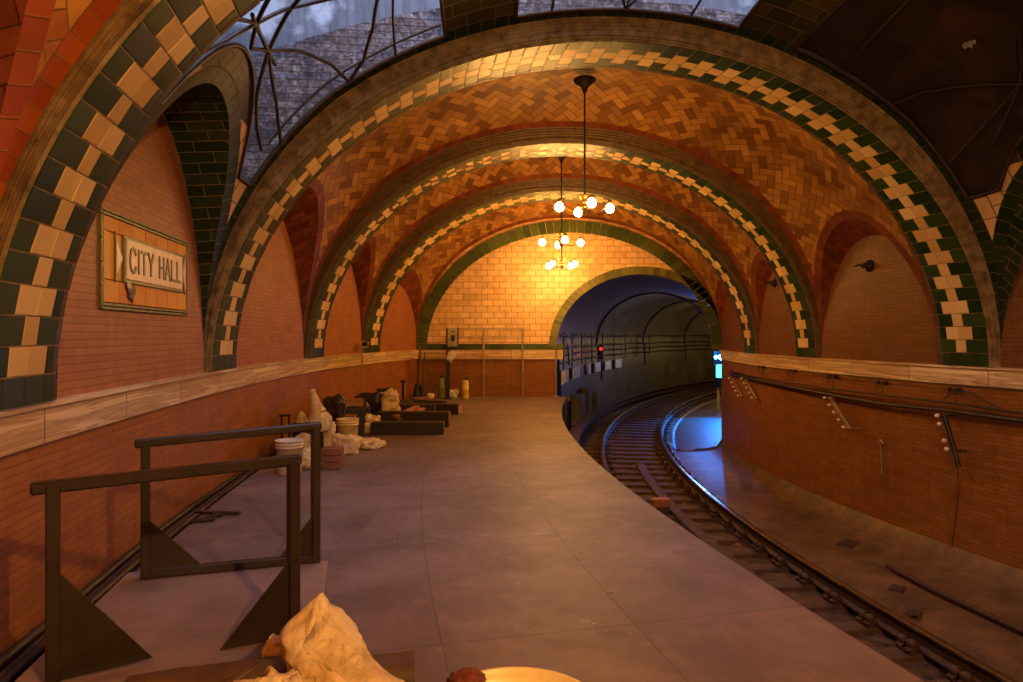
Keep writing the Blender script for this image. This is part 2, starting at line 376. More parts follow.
# ------------------------------------------------------------------ object helpers
def tag(o, label=None, cat=None, group=None, kind=None):
    if label: o['label'] = label
    if cat: o['category'] = cat
    if group: o['group'] = group
    if kind: o['kind'] = kind
    return o
def empty(name, loc=(0, 0, 0), rz=0.0):
    o = bpy.data.objects.new(name, None); C.objects.link(o); o.location = loc; o.rotation_euler = (0, 0, rz)
    o.empty_display_size = 0.1; return o
class MB:
    def __init__(s): s.v = []; s.f = []; s.uv = []; s.mi = []; s.sm = []
    def add(s, vs, fs, uvs=None, mi=0, smooth=False):
        b = len(s.v); s.v += [tuple(v) for v in vs]
        s.uv += list(uvs) if uvs else [(v[0] + v[1], v[2]) for v in vs]
        for f in fs: s.f.append(tuple(b + i for i in f)); s.mi.append(mi); s.sm.append(smooth)
    def box(s, c, d, rz=0.0, mi=0, rx=0.0, ry=0.0, bev=0.0):
        R = Matrix.Rotation(rz, 3, 'Z') @ Matrix.Rotation(ry, 3, 'Y') @ Matrix.Rotation(rx, 3, 'X')
        hx, hy, hz = d[0]/2, d[1]/2, d[2]/2; e = min(bev, hx*.45, hy*.45, hz*.45)
        if e <= 0:
            P = [Vector(c) + R @ Vector((sx*hx, sy*hy, sz*hz)) for sx in (-1, 1) for sy in (-1, 1) for sz in (-1, 1)]
            s.add(P, [(0,1,3,2),(4,6,7,5),(0,4,5,1),(2,3,7,6),(0,2,6,4),(1,5,7,3)], mi=mi)
        else:
            P = []; idx = {}
            for sx in (-1, 1):
                for sy in (-1, 1):
                    for sz in (-1, 1):
                        for ax in range(3):
                            q = [sx*(hx-e), sy*(hy-e), sz*(hz-e)]; q[ax] = (sx*hx, sy*hy, sz*hz)[ax]
                            idx[(sx, sy, sz, ax)] = len(P); P.append(Vector(c) + R @ Vector(q))
            F = []
            for ax in range(3):
                a1, a2 = [(1, 2), (0, 2), (0, 1)][ax]
                for sg in (-1, 1):
                    q = []
                    for (p1, p2) in ((-1, -1), (1, -1), (1, 1), (-1, 1)):
                        k = [0, 0, 0]; k[ax] = sg; k[a1] = p1; k[a2] = p2; q.append(idx[(*k, ax)])
                    F.append(tuple(q))
            for ax in range(3):           # edges along ax
                a1, a2 = [(1, 2), (0, 2), (0, 1)][ax]
                for p1 in (-1, 1):
                    for p2 in (-1, 1):
                        def kk(sg, w):
                            k = [0, 0, 0]; k[ax] = sg; k[a1] = p1; k[a2] = p2; return idx[(*k, w)]
                        F.append((kk(-1, a1), kk(1, a1), kk(1, a2), kk(-1, a2)))
            for sx in (-1, 1):
                for sy in (-1, 1):
                    for sz in (-1, 1): F.append(tuple(idx[(sx, sy, sz, ax)] for ax in range(3)))
            s.add(P, F, mi=mi)
        return s
    def tube(s, pts, r, n=8, mi=0, cap=True, closed=False):
        pts = [Vector(p) for p in pts]; N = len(pts); rr = r if isinstance(r, (list, tuple)) else [r]*N
        V_ = []; up = None
        for i, p in enumerate(pts):
            if closed: t = pts[(i+1) % N] - pts[i-1]
            else: t = pts[min(i+1, N-1)] - pts[max(i-1, 0)]
            t.normalize()
            if up is None:
                a = Vector((0, 0, 1)) if abs(t.z) < .9 else Vector((1, 0, 0))
                up = (a - t*a.dot(t)).normalized()
            else:
                up = (up - t*up.dot(t)); up.normalize()
            sd = t.cross(up)
            for k in range(n):
                a = 2*pi*k/n; V_.append(p + (up*cos(a) + sd*sin(a))*rr[i])
        F = []
        for i in range(N if closed else N-1):
            j = (i+1) % N
            for k in range(n): F.append((i*n+k, i*n+(k+1) % n, j*n+(k+1) % n, j*n+k))
        s.add(V_, F, mi=mi, smooth=True)
        if cap and not closed:
            s.add(V_[:n], [tuple(range(n-1, -1, -1))], mi=mi); s.add(V_[-n:], [tuple(range(n))], mi=mi)
        return s
    def lathe(s, c, prof, n=24, mi=0, axis='Z', smooth=True, R=None):
        V_ = []
        for (r, z) in prof:
            for k in range(n):
                a = 2*pi*k/n; q = Vector((r*cos(a), r*sin(a), z))
                if R is not None: q = R @ q
                V_.append(Vector(c) + q)
        F = []
        for i in range(len(prof)-1):
            for k in range(n): F.append((i*n+k, i*n+(k+1) % n, (i+1)*n+(k+1) % n, (i+1)*n+k))
        s.add(V_, F, mi=mi, smooth=smooth); return s
    def prism(s, poly, z0, z1, mi=0):
        n = len(poly); P = [(x, y, z0) for x, y in poly] + [(x, y, z1) for x, y in poly]
        s.add(P, [tuple(range(n-1, -1, -1)), tuple(range(n, 2*n))] + [(i, (i+1) % n, n+(i+1) % n, n+i) for i in range(n)], mi=mi); return s
    def build(s, name, mats, parent=None, world=False):
        me = bpy.data.meshes.new(name)
        if not isinstance(mats, (list, tuple)): mats = [mats]
        vs = s.v
        o = bpy.data.objects.new(name, me); C.objects.link(o)
        if parent is not None:
            o.parent = parent
            if world:      # geometry given in world space
                L = Matrix.Translation(parent.location) @ parent.rotation_euler.to_matrix().to_4x4()
                if parent.parent is not None: L = Matrix.Translation(parent.parent.location) @ parent.parent.rotation_euler.to_matrix().to_4x4() @ L
                Li = L.inverted(); vs = [tuple(Li @ Vector(v)) for v in vs]
        me.from_pydata(vs, [], s.f)
        for m in mats: me.materials.append(M[m] if isinstance(m, str) else m)
        me.polygons.foreach_set('material_index', s.mi); me.polygons.foreach_set('use_smooth', s.sm)
        ul = me.uv_layers.new(name='UVMap')
        buf = [0.0]*(2*len(me.loops))
        for i, l in enumerate(me.loops):
            buf[2*i], buf[2*i+1] = s.uv[l.vertex_index]
        ul.data.foreach_set('uv', buf)
        me.update(); return o
def copy_tree(o, parent=None):
    c = o.copy(); C.objects.link(c); c.parent = parent
    for ch in [x for x in bpy.data.objects if x.parent == o]: copy_tree(ch, c)
    return c
def grid(mb, P, U, mi=0, smooth=True, flip=False):
    n = len(P); m = len(P[0])
    vs = [p for r in P for p in r]; us = [u for r in U for u in r]
    F = []
    for i in range(n-1):
        for j in range(m-1):
            q = (i*m+j, i*m+j+1, (i+1)*m+j+1, (i+1)*m+j); F.append(q[::-1] if flip else q)
    mb.add(vs, F, us, mi, smooth)
def at(px, py, z):        # point at height z below the eye seen at a pixel
    s = (py - 335.0) / (EYE - z); return Vector(((px - 511.5) / s, FPX / s, z))
def atY(px, py, Y): return Vector(((px - 511.5) * Y / FPX, Y, EYE + (335.0 - py) * Y / FPX))

# ------------------------------------------------------------------ plan of the station
XB = 0.93; XT = 1.16; BED = -1.37; RAILZ = -1.07
def xL(y):
    if y < 2.5: b = -2.385; return b + (-0.21) * (y - 2.5) * 0 + (2.5 - y) * 0.20 + (2.5 - y)**2 * 0.012
    d = y - 10; return 4.91e-4*d**3 + 0.0175*d*d - 0.0155*d - 3.2757
def xR(y):
    if y < 7: return 5.807 + (7 - y) * 0.30 + 0.006 * (7 - y)**2
    d = y - 10; return 0.02494*d*d - 0.1572*d + 5.1126
# right-hand rail as a table along its length
REF = []
def _ref():
    y = -7.0
    while y < 27: REF.append((0.01495*(y-11)**2 - 0.0038*(y-11) + 3.235, y)); y += 0.25
    (x0, y0), (x1, y1) = REF[-2], REF[-1]; a = math.atan2(x1-x0, y1-y0)
    x, y = x1, y1
    for _ in range(190):
        a += 0.25/37.0; x += 0.25*sin(a); y += 0.25*cos(a); REF.append((x, y))
_ref()
ARC = [0.0]
for i in range(1, len(REF)): ARC.append(ARC[-1] + hypot(REF[i][0]-REF[i-1][0], REF[i][1]-REF[i-1][1]))
def sY(y):
    for i in range(1, len(REF)):
        if REF[i][1] >= y: f = (y-REF[i-1][1])/(REF[i][1]-REF[i-1][1]); return ARC[i-1] + f*(ARC[i]-ARC[i-1])
    return ARC[-1]
def rp(s, off):
    """point at arc length s, offset to the left of the right-hand rail; returns x, y, tangent angle"""
    s = max(0.0, min(ARC[-1]-1e-4, s)); lo = 0; hi = len(ARC)-1
    while hi-lo > 1:
        m = (lo+hi)//2
        if ARC[m] <= s: lo = m
        else: hi = m
    f = (s-ARC[lo])/(ARC[lo+1]-ARC[lo])
    def tan(i):
        a = REF[max(i-1, 0)]; b = REF[min(i+1, len(REF)-1)]; return math.atan2(b[0]-a[0], b[1]-a[1])
    t = tan(lo)*(1-f) + tan(lo+1)*f
    x = REF[lo][0]*(1-f)+REF[lo+1][0]*f; y = REF[lo][1]*(1-f)+REF[lo+1][1]*f
    return x - off*cos(t), y + off*sin(t), t
END = 17.0
# rib planes
YLk = {-1: -4.0, 0: -0.3, 1: 3.50, 2: 7.25, 3: 11.3, 4: 14.4, 5: 17.0}
YRk = {-1: -2.0, 0: 1.4, 1: 4.9, 2: 8.2, 3: 11.4, 4: 13.8, 5: 17.0}
RSk = {-1: 3.6, 0: 3.6, 1: 3.60, 2: 3.60, 3: 3.50, 4: 3.30, 5: 3.12}
def ip(d, v):
    k = max(-1, min(4, math.floor(v))); f = v-k; return d[k]*(1-f)+d[k+1]*f
def frame(v):
    yl, yr = ip(YLk, v), ip(YRk, v)
    L = Vector((xL(yl), yl, 0)); R = Vector((xR(yr), yr, 0)); return L, R, ip(RSk, v)
def smo(x): return max(0.0, min(1.0, x))
def SP(v, ph, off):
    """vault point; ph 0 = left spring, pi = right spring"""
    L, R, r = frame(v); c = (L+R)/2; a = (R-L).length/2; d = (R-L).normalized()
    o = off * (0.06 + 0.94*smo(1.6*max(0.0, sin(ph))**1.5)) if off > 0 else off
    p = c - d*(a+o)*cos(ph); return Vector((p.x, p.y, XT + (r+o)*sin(ph)))
HALF = 0.36
RW = 1.13
def vhalf(k):      # half rib width in rib-parameter units
    return HALF / ((YLk[k+1]-YLk[k-1])/2 if -1 < k < 5 else 3.5)
EF = {-1: 1.12, 0: 1.12}
def bay_range(k):
    v0 = k + vhalf(k)*EF.get(k, 1.36) if k > -1 else -1.0
    v1 = k+1 - (vhalf(k+1)*EF.get(k, 1.36) if k+1 < 5 else 0.0)
    return v0, v1
VOB = {-1: .05, 0: .05, 1: .16, 2: .17, 3: .17, 4: .17}
def voff(t, k=1): return VOB[k] + ((0.30 if k < 1 else 0.50)-VOB[k])*sin(pi*t)

# ------------------------------------------------------------------ walls
def tagst(o): o['kind'] = 'structure'; return o
def wall(side, name_mat_lo, name_mat_hi):
    fx = xL if side == 'left' else xR; sgn = -1 if side == 'left' else 1
    ys = [-4.0 + i*0.25 for i in range(85)]; ys = [y for y in ys if y <= END+0.001]
    al = [0.0]
    for i in range(1, len(ys)): al.append(al[-1]+hypot(ys[i]-ys[i-1], fx(ys[i])-fx(ys[i-1])))
    zb = -0.0 if side == 'left' else BED
    if side == 'left': zb = -0.35
    lo = MB(); grid(lo, [[(fx(y), y, z) for z in (zb, XB)] for y in ys], [[(a, z) for z in (zb, XB)] for a in al], flip=(side == 'left'))
    tagst(lo.build('wall_' + side, name_mat_lo))
    # marble band: projecting course with a small ledge and cap
    pr = [(0.0, XB), (-0.035, XB), (-0.035, XT-0.035), (-0.06, XT-0.03), (-0.06, XT-0.008), (0.0, XT)]
    b = MB()
    grid(b, [[(fx(y)+sgn*o_, y, z) for o_, z in pr] for y in ys], [[(a, z*1.0 - o_) for o_, z in pr] for a in al], flip=(side == 'left'), smooth=False)
    tagst(b.build('trim_1' if side == 'left' else 'trim_2', 'marble'))
    hi = MB()
    for k in range(-1, 5):
        v0, v1 = bay_range(k); n = 28
        v0w, v1w = (k, k+1)
        P = []; U = []
        for i in range(n+1):
            # sample densely at the ends where the arch is steep
            t = 0.5 - 0.5*cos(pi*i/n)
            zw = LA(k, side, t)
            yd = YLk if side == 'left' else YRk; y = ip(yd, v0 + (v1-v0)*t)
            P.append([(fx(y), y, XT + (zw-XT)*j/6) for j in range(7)])
            U.append([(y, XT + (zw-XT)*j/6) for j in range(7)])
        grid(hi, P, U, flip=(side == 'left'), smooth=False)
    tagst(hi.build('wall_' + side + '_lunettes', name_mat_hi))
LAH = {('left', -1): 2.3, ('left', 0): 2.3, ('left', 1): 2.30, ('left', 2): 2.15, ('left', 3): 1.95, ('left', 4): 1.55,
       ('right', -1): 2.1, ('right', 0): 2.1, ('right', 1): 2.0, ('right', 2): 1.80, ('right', 3): 1.55, ('right', 4): 1.3}
def LA(k, side, t): return XT + LAH[(side, k)]*sqrt(max(0, 1-(2*t-1)**2))
def GR(k, side, t): return XT + (LAH[(side, k)]+(0.03 if (side, k) == ('left', 1) else 0.22))*sqrt(max(0, 1-(2*t-1)**2))
def ph_at(v, t, z, side, k=1):
    """vault angle where the vault reaches height z"""
    lo, hi = 0.0, pi/2
    for _ in range(30):
        m = (lo+hi)/2
        if SP(v, m, voff(t, k)).z < z: lo = m
        else: hi = m
    return lo if side == 'left' else pi-lo
wall('left', 'brick_lw', 'brick_l'); wall('right', 'brick_r', 'brick_r_shaded')

# ------------------------------------------------------------------ vault bays
SKY_T0, SKY_T1 = 0.035, 0.965
STR = [(0.358*pi, 0.412*pi), (0.583*pi, 0.630*pi)]       # solid strips between the three skylights
def bay(k):
    v0, v1 = bay_range(k); NT = 56 if k in (1, 0) else 40
    ts = [0.5-0.5*cos(pi*i/NT) for i in range(NT+1)]
    gl = []; gr = []
    for t in ts:
        v = v0+(v1-v0)*t
        gl.append(ph_at(v, t, GR(k, 'left', t), 'left', k)); gr.append(ph_at(v, t, GR(k, 'right', t), 'right', k))
    Lp = [SP(v0+(v1-v0)*t, g, voff(t, k)) for t, g in zip(ts, gl)]; Rp = [SP(v0+(v1-v0)*t, g, voff(t, k)) for t, g in zip(ts, gr)]
    sky = (k == 1)
    def near(p, line, acc):
        k_ = min(range(len(line)), key=lambda q: (p-line[q]).length_squared); best = ((p-line[k_]).length, acc[k_])
        for a_, b_ in ((k_-1, k_), (k_, k_+1)):
            if a_ < 0 or b_ >= len(line): continue
            e_ = line[b_]-line[a_]; L2 = e_.length_squared
            if L2 < 1e-12: continue
            f = max(0, min(1, (p-line[a_]).dot(e_)/L2)); dd = (p-line[a_]-e_*f).length
            if dd < best[0]: best = (dd, acc[a_]+f*(acc[b_]-acc[a_]))
        return best
    def accu(line):
        o_ = [0.0]
        for q in range(1, len(line)): o_.append(o_[-1]+(line[q]-line[q-1]).length)
        return o_
    aL, aR = accu(Lp), accu(Rp); at_a = []
    cols = []; at_g = []; at_r = []; at_s = []; U = []; marks = None
    blen = (SP(v1, pi/2, .3)-SP(v0, pi/2, .3)).length
    for i, t in enumerate(ts):
        v = v0+(v1-v0)*t; a, b = gl[i], gr[i]
        if sky:
            br = [a, max(a+0.085, 0.165*pi), STR[0][0], STR[0][1], STR[1][0], STR[1][1], min(b-0.085, 0.83*pi), b]
            nn = [8, 14, 4, 10, 4, 14, 8]
        else: br = [a, b]; nn = [64]
        phs = []
        for q in range(len(nn)):
            for j in range(nn[q]): phs.append(br[q]+(br[q+1]-br[q])*j/nn[q])
        phs.append(b)
        if marks is None:
            marks = [0]
            for q in nn: marks.append(marks[-1]+q)
        row = [SP(v, p, voff(t, k)) for p in phs]; cols.append(row)
        u_ = []; dist = 0
        for j, p in enumerate(row):
            u_.append(((phs[j]-pi/2)*4.6, t*blen))
        U.append(u_)
        lr = (SP(v1, pi/2, .3)-SP(v0, pi/2, .3)).length
        for j, p in enumerate(row):
            d1, a1_ = near(p, Lp, aL) if phs[j] < pi/2 else near(p, Rp, aR)
            e0 = SP(v0, phs[j], voff(0, k)); e1 = SP(v1, phs[j], voff(1, k))
            rd = min((p-e0).length, (p-e1).length)
            at_g.append(d1); at_a.append(a1_); at_r.append(rd)
            at_s.append(0.5+max(-.5, min(.5, (max(0.198*pi-phs[j], phs[j]-0.812*pi))*3)) if sky else 0.0)
    mb = MB(); m = len(cols[0])
    vs = [p for r in cols for p in r]; us = [u for r in U for u in r]; F = []
    for i in range(NT):
        for j in range(m-1):
            if sky and SKY_T0 <= ts[i] and ts[i+1] <= SKY_T1 and any(marks[q] <= j < marks[q+1] for q in (1, 3, 5)): continue
            F.append((i*m+j, i*m+j+1, (i+1)*m+j+1, (i+1)*m+j))
    mb.add(vs, F, us, 0, True)
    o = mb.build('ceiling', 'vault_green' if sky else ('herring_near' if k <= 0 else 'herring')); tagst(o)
    for nm, arr in (('gd', at_g), ('rd', at_r), ('sp', at_s), ('ga', at_a)):
        A = o.data.attributes.new(nm, 'FLOAT', 'POINT'); A.data.foreach_set('value', arr)
    # reveals of the lunettes
    for side, gp, fx, yd in (('left', Lp, xL, YLk), ('right', Rp, xR, YRk)):
        rv = MB(); P = []; UU = []; al = 0; prev = None
        for i, t in enumerate(ts):
            y = ip(yd, v0+(v1-v0)*t); w_ = Vector((fx(y), y, LA(k, side, t))); g = gp[i]
            if prev is not None: al += (w_-prev).length
            prev = w_; P.append([w_.lerp(g, j/5) for j in range(6)]); dl = (g-w_).length
            UU.append([(dl*j/5, al) for j in range(6)])
        grid(rv, P, UU, smooth=False, flip=(side == 'right'))
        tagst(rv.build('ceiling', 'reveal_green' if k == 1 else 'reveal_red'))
    return ts, v0, v1, gl, gr, marks
BAYS = {k: bay(k) for k in range(-1, 5)}

# ------------------------------------------------------------------ ribs with separately laid tiles
def rib(k, idx):
    RW = 1.0 if k == 1 else 1.13
    vh = vhalf(k); d = vh/HALF        # rib parameter per metre on the left side
    NS = 96
    mb = MB()
    def side_prof(h):
        f = (h+.05)/.35; g_ = .012 if h > .1 else .003
        a = [(.345, .0), (.352, .018), (.368, .020), (.372, .045*f+.01)]
        for q in range(5): z = .05*f+.01+q*.058*f; a += [(.385+q*g_, z), (.392+q*g_, z+.016*f), (.388+q*g_, z+.046*f)]
        a += [(.455 if h > .1 else .412, .345*f)]; return a
    prof = [(-w_, z) for w_, z in side_prof(VOB[k-1])[::-1]] + side_prof(VOB[k])
    P = []; U = []
    for i in range(NS+1):
        ph = pi*i/NS
        P.append([SP(k+w_*RW*d, ph, o_-0.055) if o_ <= 0.055 else SP(k+w_*RW*d, ph, o_-0.03) for w_, o_ in prof]); U.append([(ph*4.3, w_+o_) for w_, o_ in prof])
    F0 = MB(); grid(F0, P, U, smooth=False)
    mb = F0
    # soffit tiles
    L, R, r = frame(k); a = (R-L).length/2
    per = pi*(3*(a+r)-sqrt((3*a+r)*(a+3*r)))/2
    nrow = int(per/0.158)
    # equal arc length angles
    N = 600; acc = [0]; 
    pp = [SP(k, pi*i/N, 0) for i in range(N+1)]
    for i in range(N): acc.append(acc[-1]+(pp[i+1]-pp[i]).length)
    def ang(s):
        lo, hi = 0, N
        while hi-lo > 1:
            m = (lo+hi)//2
            if acc[m] <= s: lo = m
            else: hi = m
        return pi*(lo+(s-acc[lo])/max(1e-6, acc[lo+1]-acc[lo]))/N
    g = 0.0028
    def tile(s0, s1, w0, w1, mi):
        a0, a1 = ang(s0+g), ang(min(acc[-1], s1-g)); w0 += g*.5; w1 -= g*.5; e = 0.005
        ea = (a1-a0)*e/(s1-s0); hh = -0.055; tl = random.uniform(-.0018, .0018); tm = random.uniform(-.0018, .0018)
        outer = [SP(k+w_*RW*d, q, hh) for q, w_ in ((a0, w0), (a1, w0), (a1, w1), (a0, w1))]
        inner = [SP(k+w_*RW*d, q, hh-0.006+x) for q, w_, x in ((a0+ea, w0+e, tl+tm), (a1-ea, w0+e, tl-tm), (a1-ea, w1-e, -tl-tm), (a0+ea, w1-e, -tl+tm))]
        mb.add(outer+inner, [(4, 5, 6, 7), (0, 1, 5, 4), (1, 2, 6, 5), (2, 3, 7, 6), (3, 0, 4, 7)], mi=mi)
    h = acc[-1]/nrow
    for i in range(nrow):
        s0, s1 = i*h, (i+1)*h
        jit = random.uniform(-.006, .006)
        if i == 0 or i == nrow-1: cells = [(-.345, -.2, 2), (-.2, -.0, 2), (0, .2, 2), (.2, .29, 2), (.29, .345, 3)]
        elif i % 2 == 1: cells = [(-.345, -.16, 2), (-.16, .03+jit, 1), (.03+jit, .21, 1), (.21, .29, 2), (.29, .345, 3)]
        else: cells = [(-.345, -.055+jit, 2), (-.055+jit, .09+jit, 1), (.09+jit, .29, 2), (.29, .345, 3)]
        for w0, w1, mi in cells: tile(s0, s1, w0, w1, mi)
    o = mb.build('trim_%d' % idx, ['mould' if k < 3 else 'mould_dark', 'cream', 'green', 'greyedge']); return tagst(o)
for i, k in enumerate(range(0, 5)): rib(k, 3+i)

# ------------------------------------------------------------------ end wall
TCX, TA, TR, TS = 3.22, 2.09, 1.80, 1.24       # tunnel mouth: centre, half width, rise, spring height
def endwall():
    L, R, r = frame(5); cx = (L.x+R.x)/2; a = (R.x-L.x)/2
    def ztop(x):
        q = (x-cx)/(a+.35); return XT + (r+.45)*sqrt(max(0, 1-q*q))
    def zbot(x):
        q = (x-TCX)/TA
        return TS + TR*sqrt(1-q*q) if abs(q) < 1 else None
    mb = MB(); xs = [L.x-0.4 + i*(R.x-L.x+0.8)/160 for i in range(161)]
    low = MB()
    P = [[(x, END, 1.31), (x, END, max(1.32, ztop(x)))] for x in xs if x <= TCX-TA]; P.append([(TCX-TA, END, 1.31), (TCX-TA, END, ztop(TCX-TA))])
    grid(mb, P, [[(p[0], p[2]) for p in c] for c in P], smooth=False, flip=True)
    P = []
    for i in range(81):
        x = TCX - TA*cos(pi*i/80); q = sqrt(max(0, 1-((x-TCX)/TA)**2)); z0 = TS+TR*q; P.append([(x, END, z0), (x, END, max(z0, ztop(x)))])
    grid(mb, P, [[(p[0], p[2]) for p in c] for c in P], smooth=False, flip=True)
    P = [[(x, END, BED), (x, END, 2.4)] for x in (TCX+TA, R.x+0.5)]
    grid(mb, P, [[(p[0], p[2]) for p in c] for c in P], smooth=False, flip=True)
    tagst(mb.build('wall_end', 'tile_end'))
    xe = TCX-TA
    grid(low, [[(x, END-.01, BED), (x, END-.01, XB)] for x in (L.x-.3, xe)], [[(x, BED), (x, XB)] for x in (L.x-.3, xe)], flip=True)
    low.add([(xe, END-.01, BED), (xe, END+.4, BED), (xe, END+.4, TS), (xe, END-.01, TS)], [(0, 1, 2, 3)])
    tagst(low.build('wall_end_wainscot', 'brick_r'))
    b = MB(); b.box(((L.x+xe)/2, END-.02, (XB+XT)/2), (xe-L.x+.3, .06, XT-XB))
    b.uv = [(v[0], v[2]) for v in b.v]; tagst(b.build('trim_8', 'marble'))
    g = MB(); x = L.x+.05
    while x < xe-.05:
        g.box((x+.15, END-.005, 1.235), (.292, .03, .142), bev=.006); x += .30
    tagst(g.build('trim_9', 'olivegreen'))
    # green border following the big arch and olive voussoirs round the tunnel mouth
    def ring(name, cx, z0, a0, r0, wd, mat, n, y):
        rg = MB()
        for i in range(n):
            p0, p1 = pi*(i+.04)/n, pi*(i+.96)/n; o = []
            for yy in (y-.03, y+.03):
                for ph, e in ((p0, 0), (p1, 0), (p1, wd), (p0, wd)):
                    o.append((cx-(a0+e)*cos(ph), yy, z0+(r0+e)*sin(ph)))
            rg.add(o, [(0, 3, 2, 1), (0, 1, 5, 4), (1, 2, 6, 5), (2, 3, 7, 6), (3, 0, 4, 7)])
        tagst(rg.build(name, mat))
    ring('trim_10', cx, XT, a-.25, r-.20, .30, 'olivegreen', 60, END-.01)
    ring('trim_11', TCX, TS, TA, TR, .20, 'olive', 44, END-.01)
endwall()

# ------------------------------------------------------------------ platform, trackbed, added back cap
def floors():
    sE = sY(END); mb = MB(); P = []; U = []; ss = []
    s = 0.3
    while s < sE: ss.append(s); s += 0.25
    ss.append(sE)
    for s in ss:
        x, y, t = rp(s, 2.33)
        if y > END: y = END
        row = []; ur = []
        # across the platform towards the left wall, to the gutter
        xl = xL(y)+0.30; n = 12
        for j in range(n+1):
            f = j/n; row.append((x+(xl-x)*f, y, 0.0)); ur.append(((x-(x+(xl-x)*f))*cos(t), s-sY(4.32)+0.35+(x-(x+(xl-x)*f))*0.22))
        P.append(row); U.append(ur)
    grid(mb, P, U, smooth=False)
    # platform lip and face
    lip = [(0, 0), (-.015, -.012), (-.015, -.10), (.10, -.14), (.14, BED)]
    P2 = []; U2 = []
    for s in ss:
        x, y, t = rp(s, 2.33); y = min(y, END)
        P2.append([(x - o_*cos(t), y+o_*sin(t)*0, z) for o_, z in lip]); U2.append([(s, z) for o_, z in lip])
    lm = MB(); grid(lm, P2, U2, smooth=False, flip=True)
    tagst(mb.build('floor', 'floor')); tagst(lm.build('trim_12', 'conc'))
    gt = MB(); ys = [-4+i*.5 for i in range(43)]; ys = [y for y in ys if y <= END]
    grid(gt, [[(xL(y)-.02, y, -.13), (xL(y)+.31, y, -.13), (xL(y)+.31, y, 0.0)] for y in ys], [[(y, 0), (y, .3), (y, .45)] for y in ys], smooth=False)
    tagst(gt.build('floor_gutter', 'conc'))
    bd = MB(); P3 = []; U3 = []
    for y in ys + [END]:
        xr = xR(y); s = sY(y); x, yy, t = rp(s, 2.4); xr_ = xr
        pr = [(x-.1, BED)] + [(x + (xr_-x)*q, BED+dz) for q, dz in ((.2, 0), (.5, 0), (.62, .02), (.66, .06), (.80, .06), (.90, .08), (.97, .14), (1.0, .30))]
        P3.append([(a, y, z) for a, z in pr]); U3.append([(a, y) for a, z in pr])
    grid(bd, P3, U3, smooth=True, flip=True)
    tagst(bd.build('floor_trackbed', 'bed'))
    bk = MB(); bk.add([(-3, -3.9, -1.5), (11.5, -2.2, -1.5), (11.5, -2.2, 6), (-3, -3.9, 6)], [(3, 2, 1, 0)])
    tagst(bk.build('wall_back_cap', 'conc'))  # unseen cap added to keep outside light out; the station runs on
floors()

# ------------------------------------------------------------------ tunnel beyond
def tunnel():
    s0 = sY(END)-0.1; s1 = ARC[-1]-.5; ss = []; s = s0
    while s < s1: ss.append(s); s += 0.4
    prof = [(-2.0, BED), (-2.0, BED+.5), (-1.98, .2), (-2.05, TS-.1)]
    prof += [(-TA*cos(pi*i/28), TS+TR*sin(pi*i/28)) for i in range(29)]
    prof += [(2.05, TS-.1), (1.98, .2), (2.0, BED)]
    P = []; U = []
    for s in ss:
        c, cc = [], 0
        row = []; ur = []; l = 0; pv = None
        x0, y0, t0 = rp(s, 0.0)
        for q, z in prof:
            x, y, t = rp(s, .66 - q*(1.25 if q > 0 else 1)); 
            if pv: l += hypot(q-pv[0], z-pv[1])
            pv = (q, z); row.append((x, y, z)); ur.append((s, l))
        P.append(row); U.append(ur)
    # flatten first ring onto the end wall
    P[0] = [((TCX+q*(1.06 if q > 0 and z < TS-.05 else 1)), END, z) for q, z in prof]
    mb = MB(); grid(mb, P, U, smooth=True)
    tagst(mb.build('wall_tunnel', 'tunnel'))
    fb = MB(); grid(fb, [[(*rp(s, .66-q)[:2], BED+dz) for q, dz in ((-2.05, 0), (0, 0), (.98, .0), (1.10, .06), (2.75, .08))] for s in ss], [[(s, q) for q in (-2, 0, 1, 1.1, 2)] for s in ss])
    tagst(fb.build('floor_tunnel', 'bed'))
    cap = MB(); x, y, t = rp(s1, .66)
    cap.add([(*rp(s1-.2, 2.9)[:2], -1.6), (*rp(s1-.2, -1.7)[:2], -1.6), (*rp(s1-.2, -1.7)[:2], 3.4), (*rp(s1-.2, 2.9)[:2], 3.4)], [(0, 1, 2, 3)])
    tagst(cap.build('wall_tunnel_far', 'black'))  # cap added to close the tunnel end against world light
    # construction-joint rings
    for j, ds in enumerate((7.2, 13.5, 18.5, 22.5)):
        rg = MB(); pts = []
        for q, z in prof[2:-2]:
            x, y, t = rp(s0+ds, .66-q*0.985); pts.append((x, y, z-.02))
        rg.tube(pts, .035, 5); tagst(rg.build('trim_%d' % (13+j), 'black'))
tunnel()

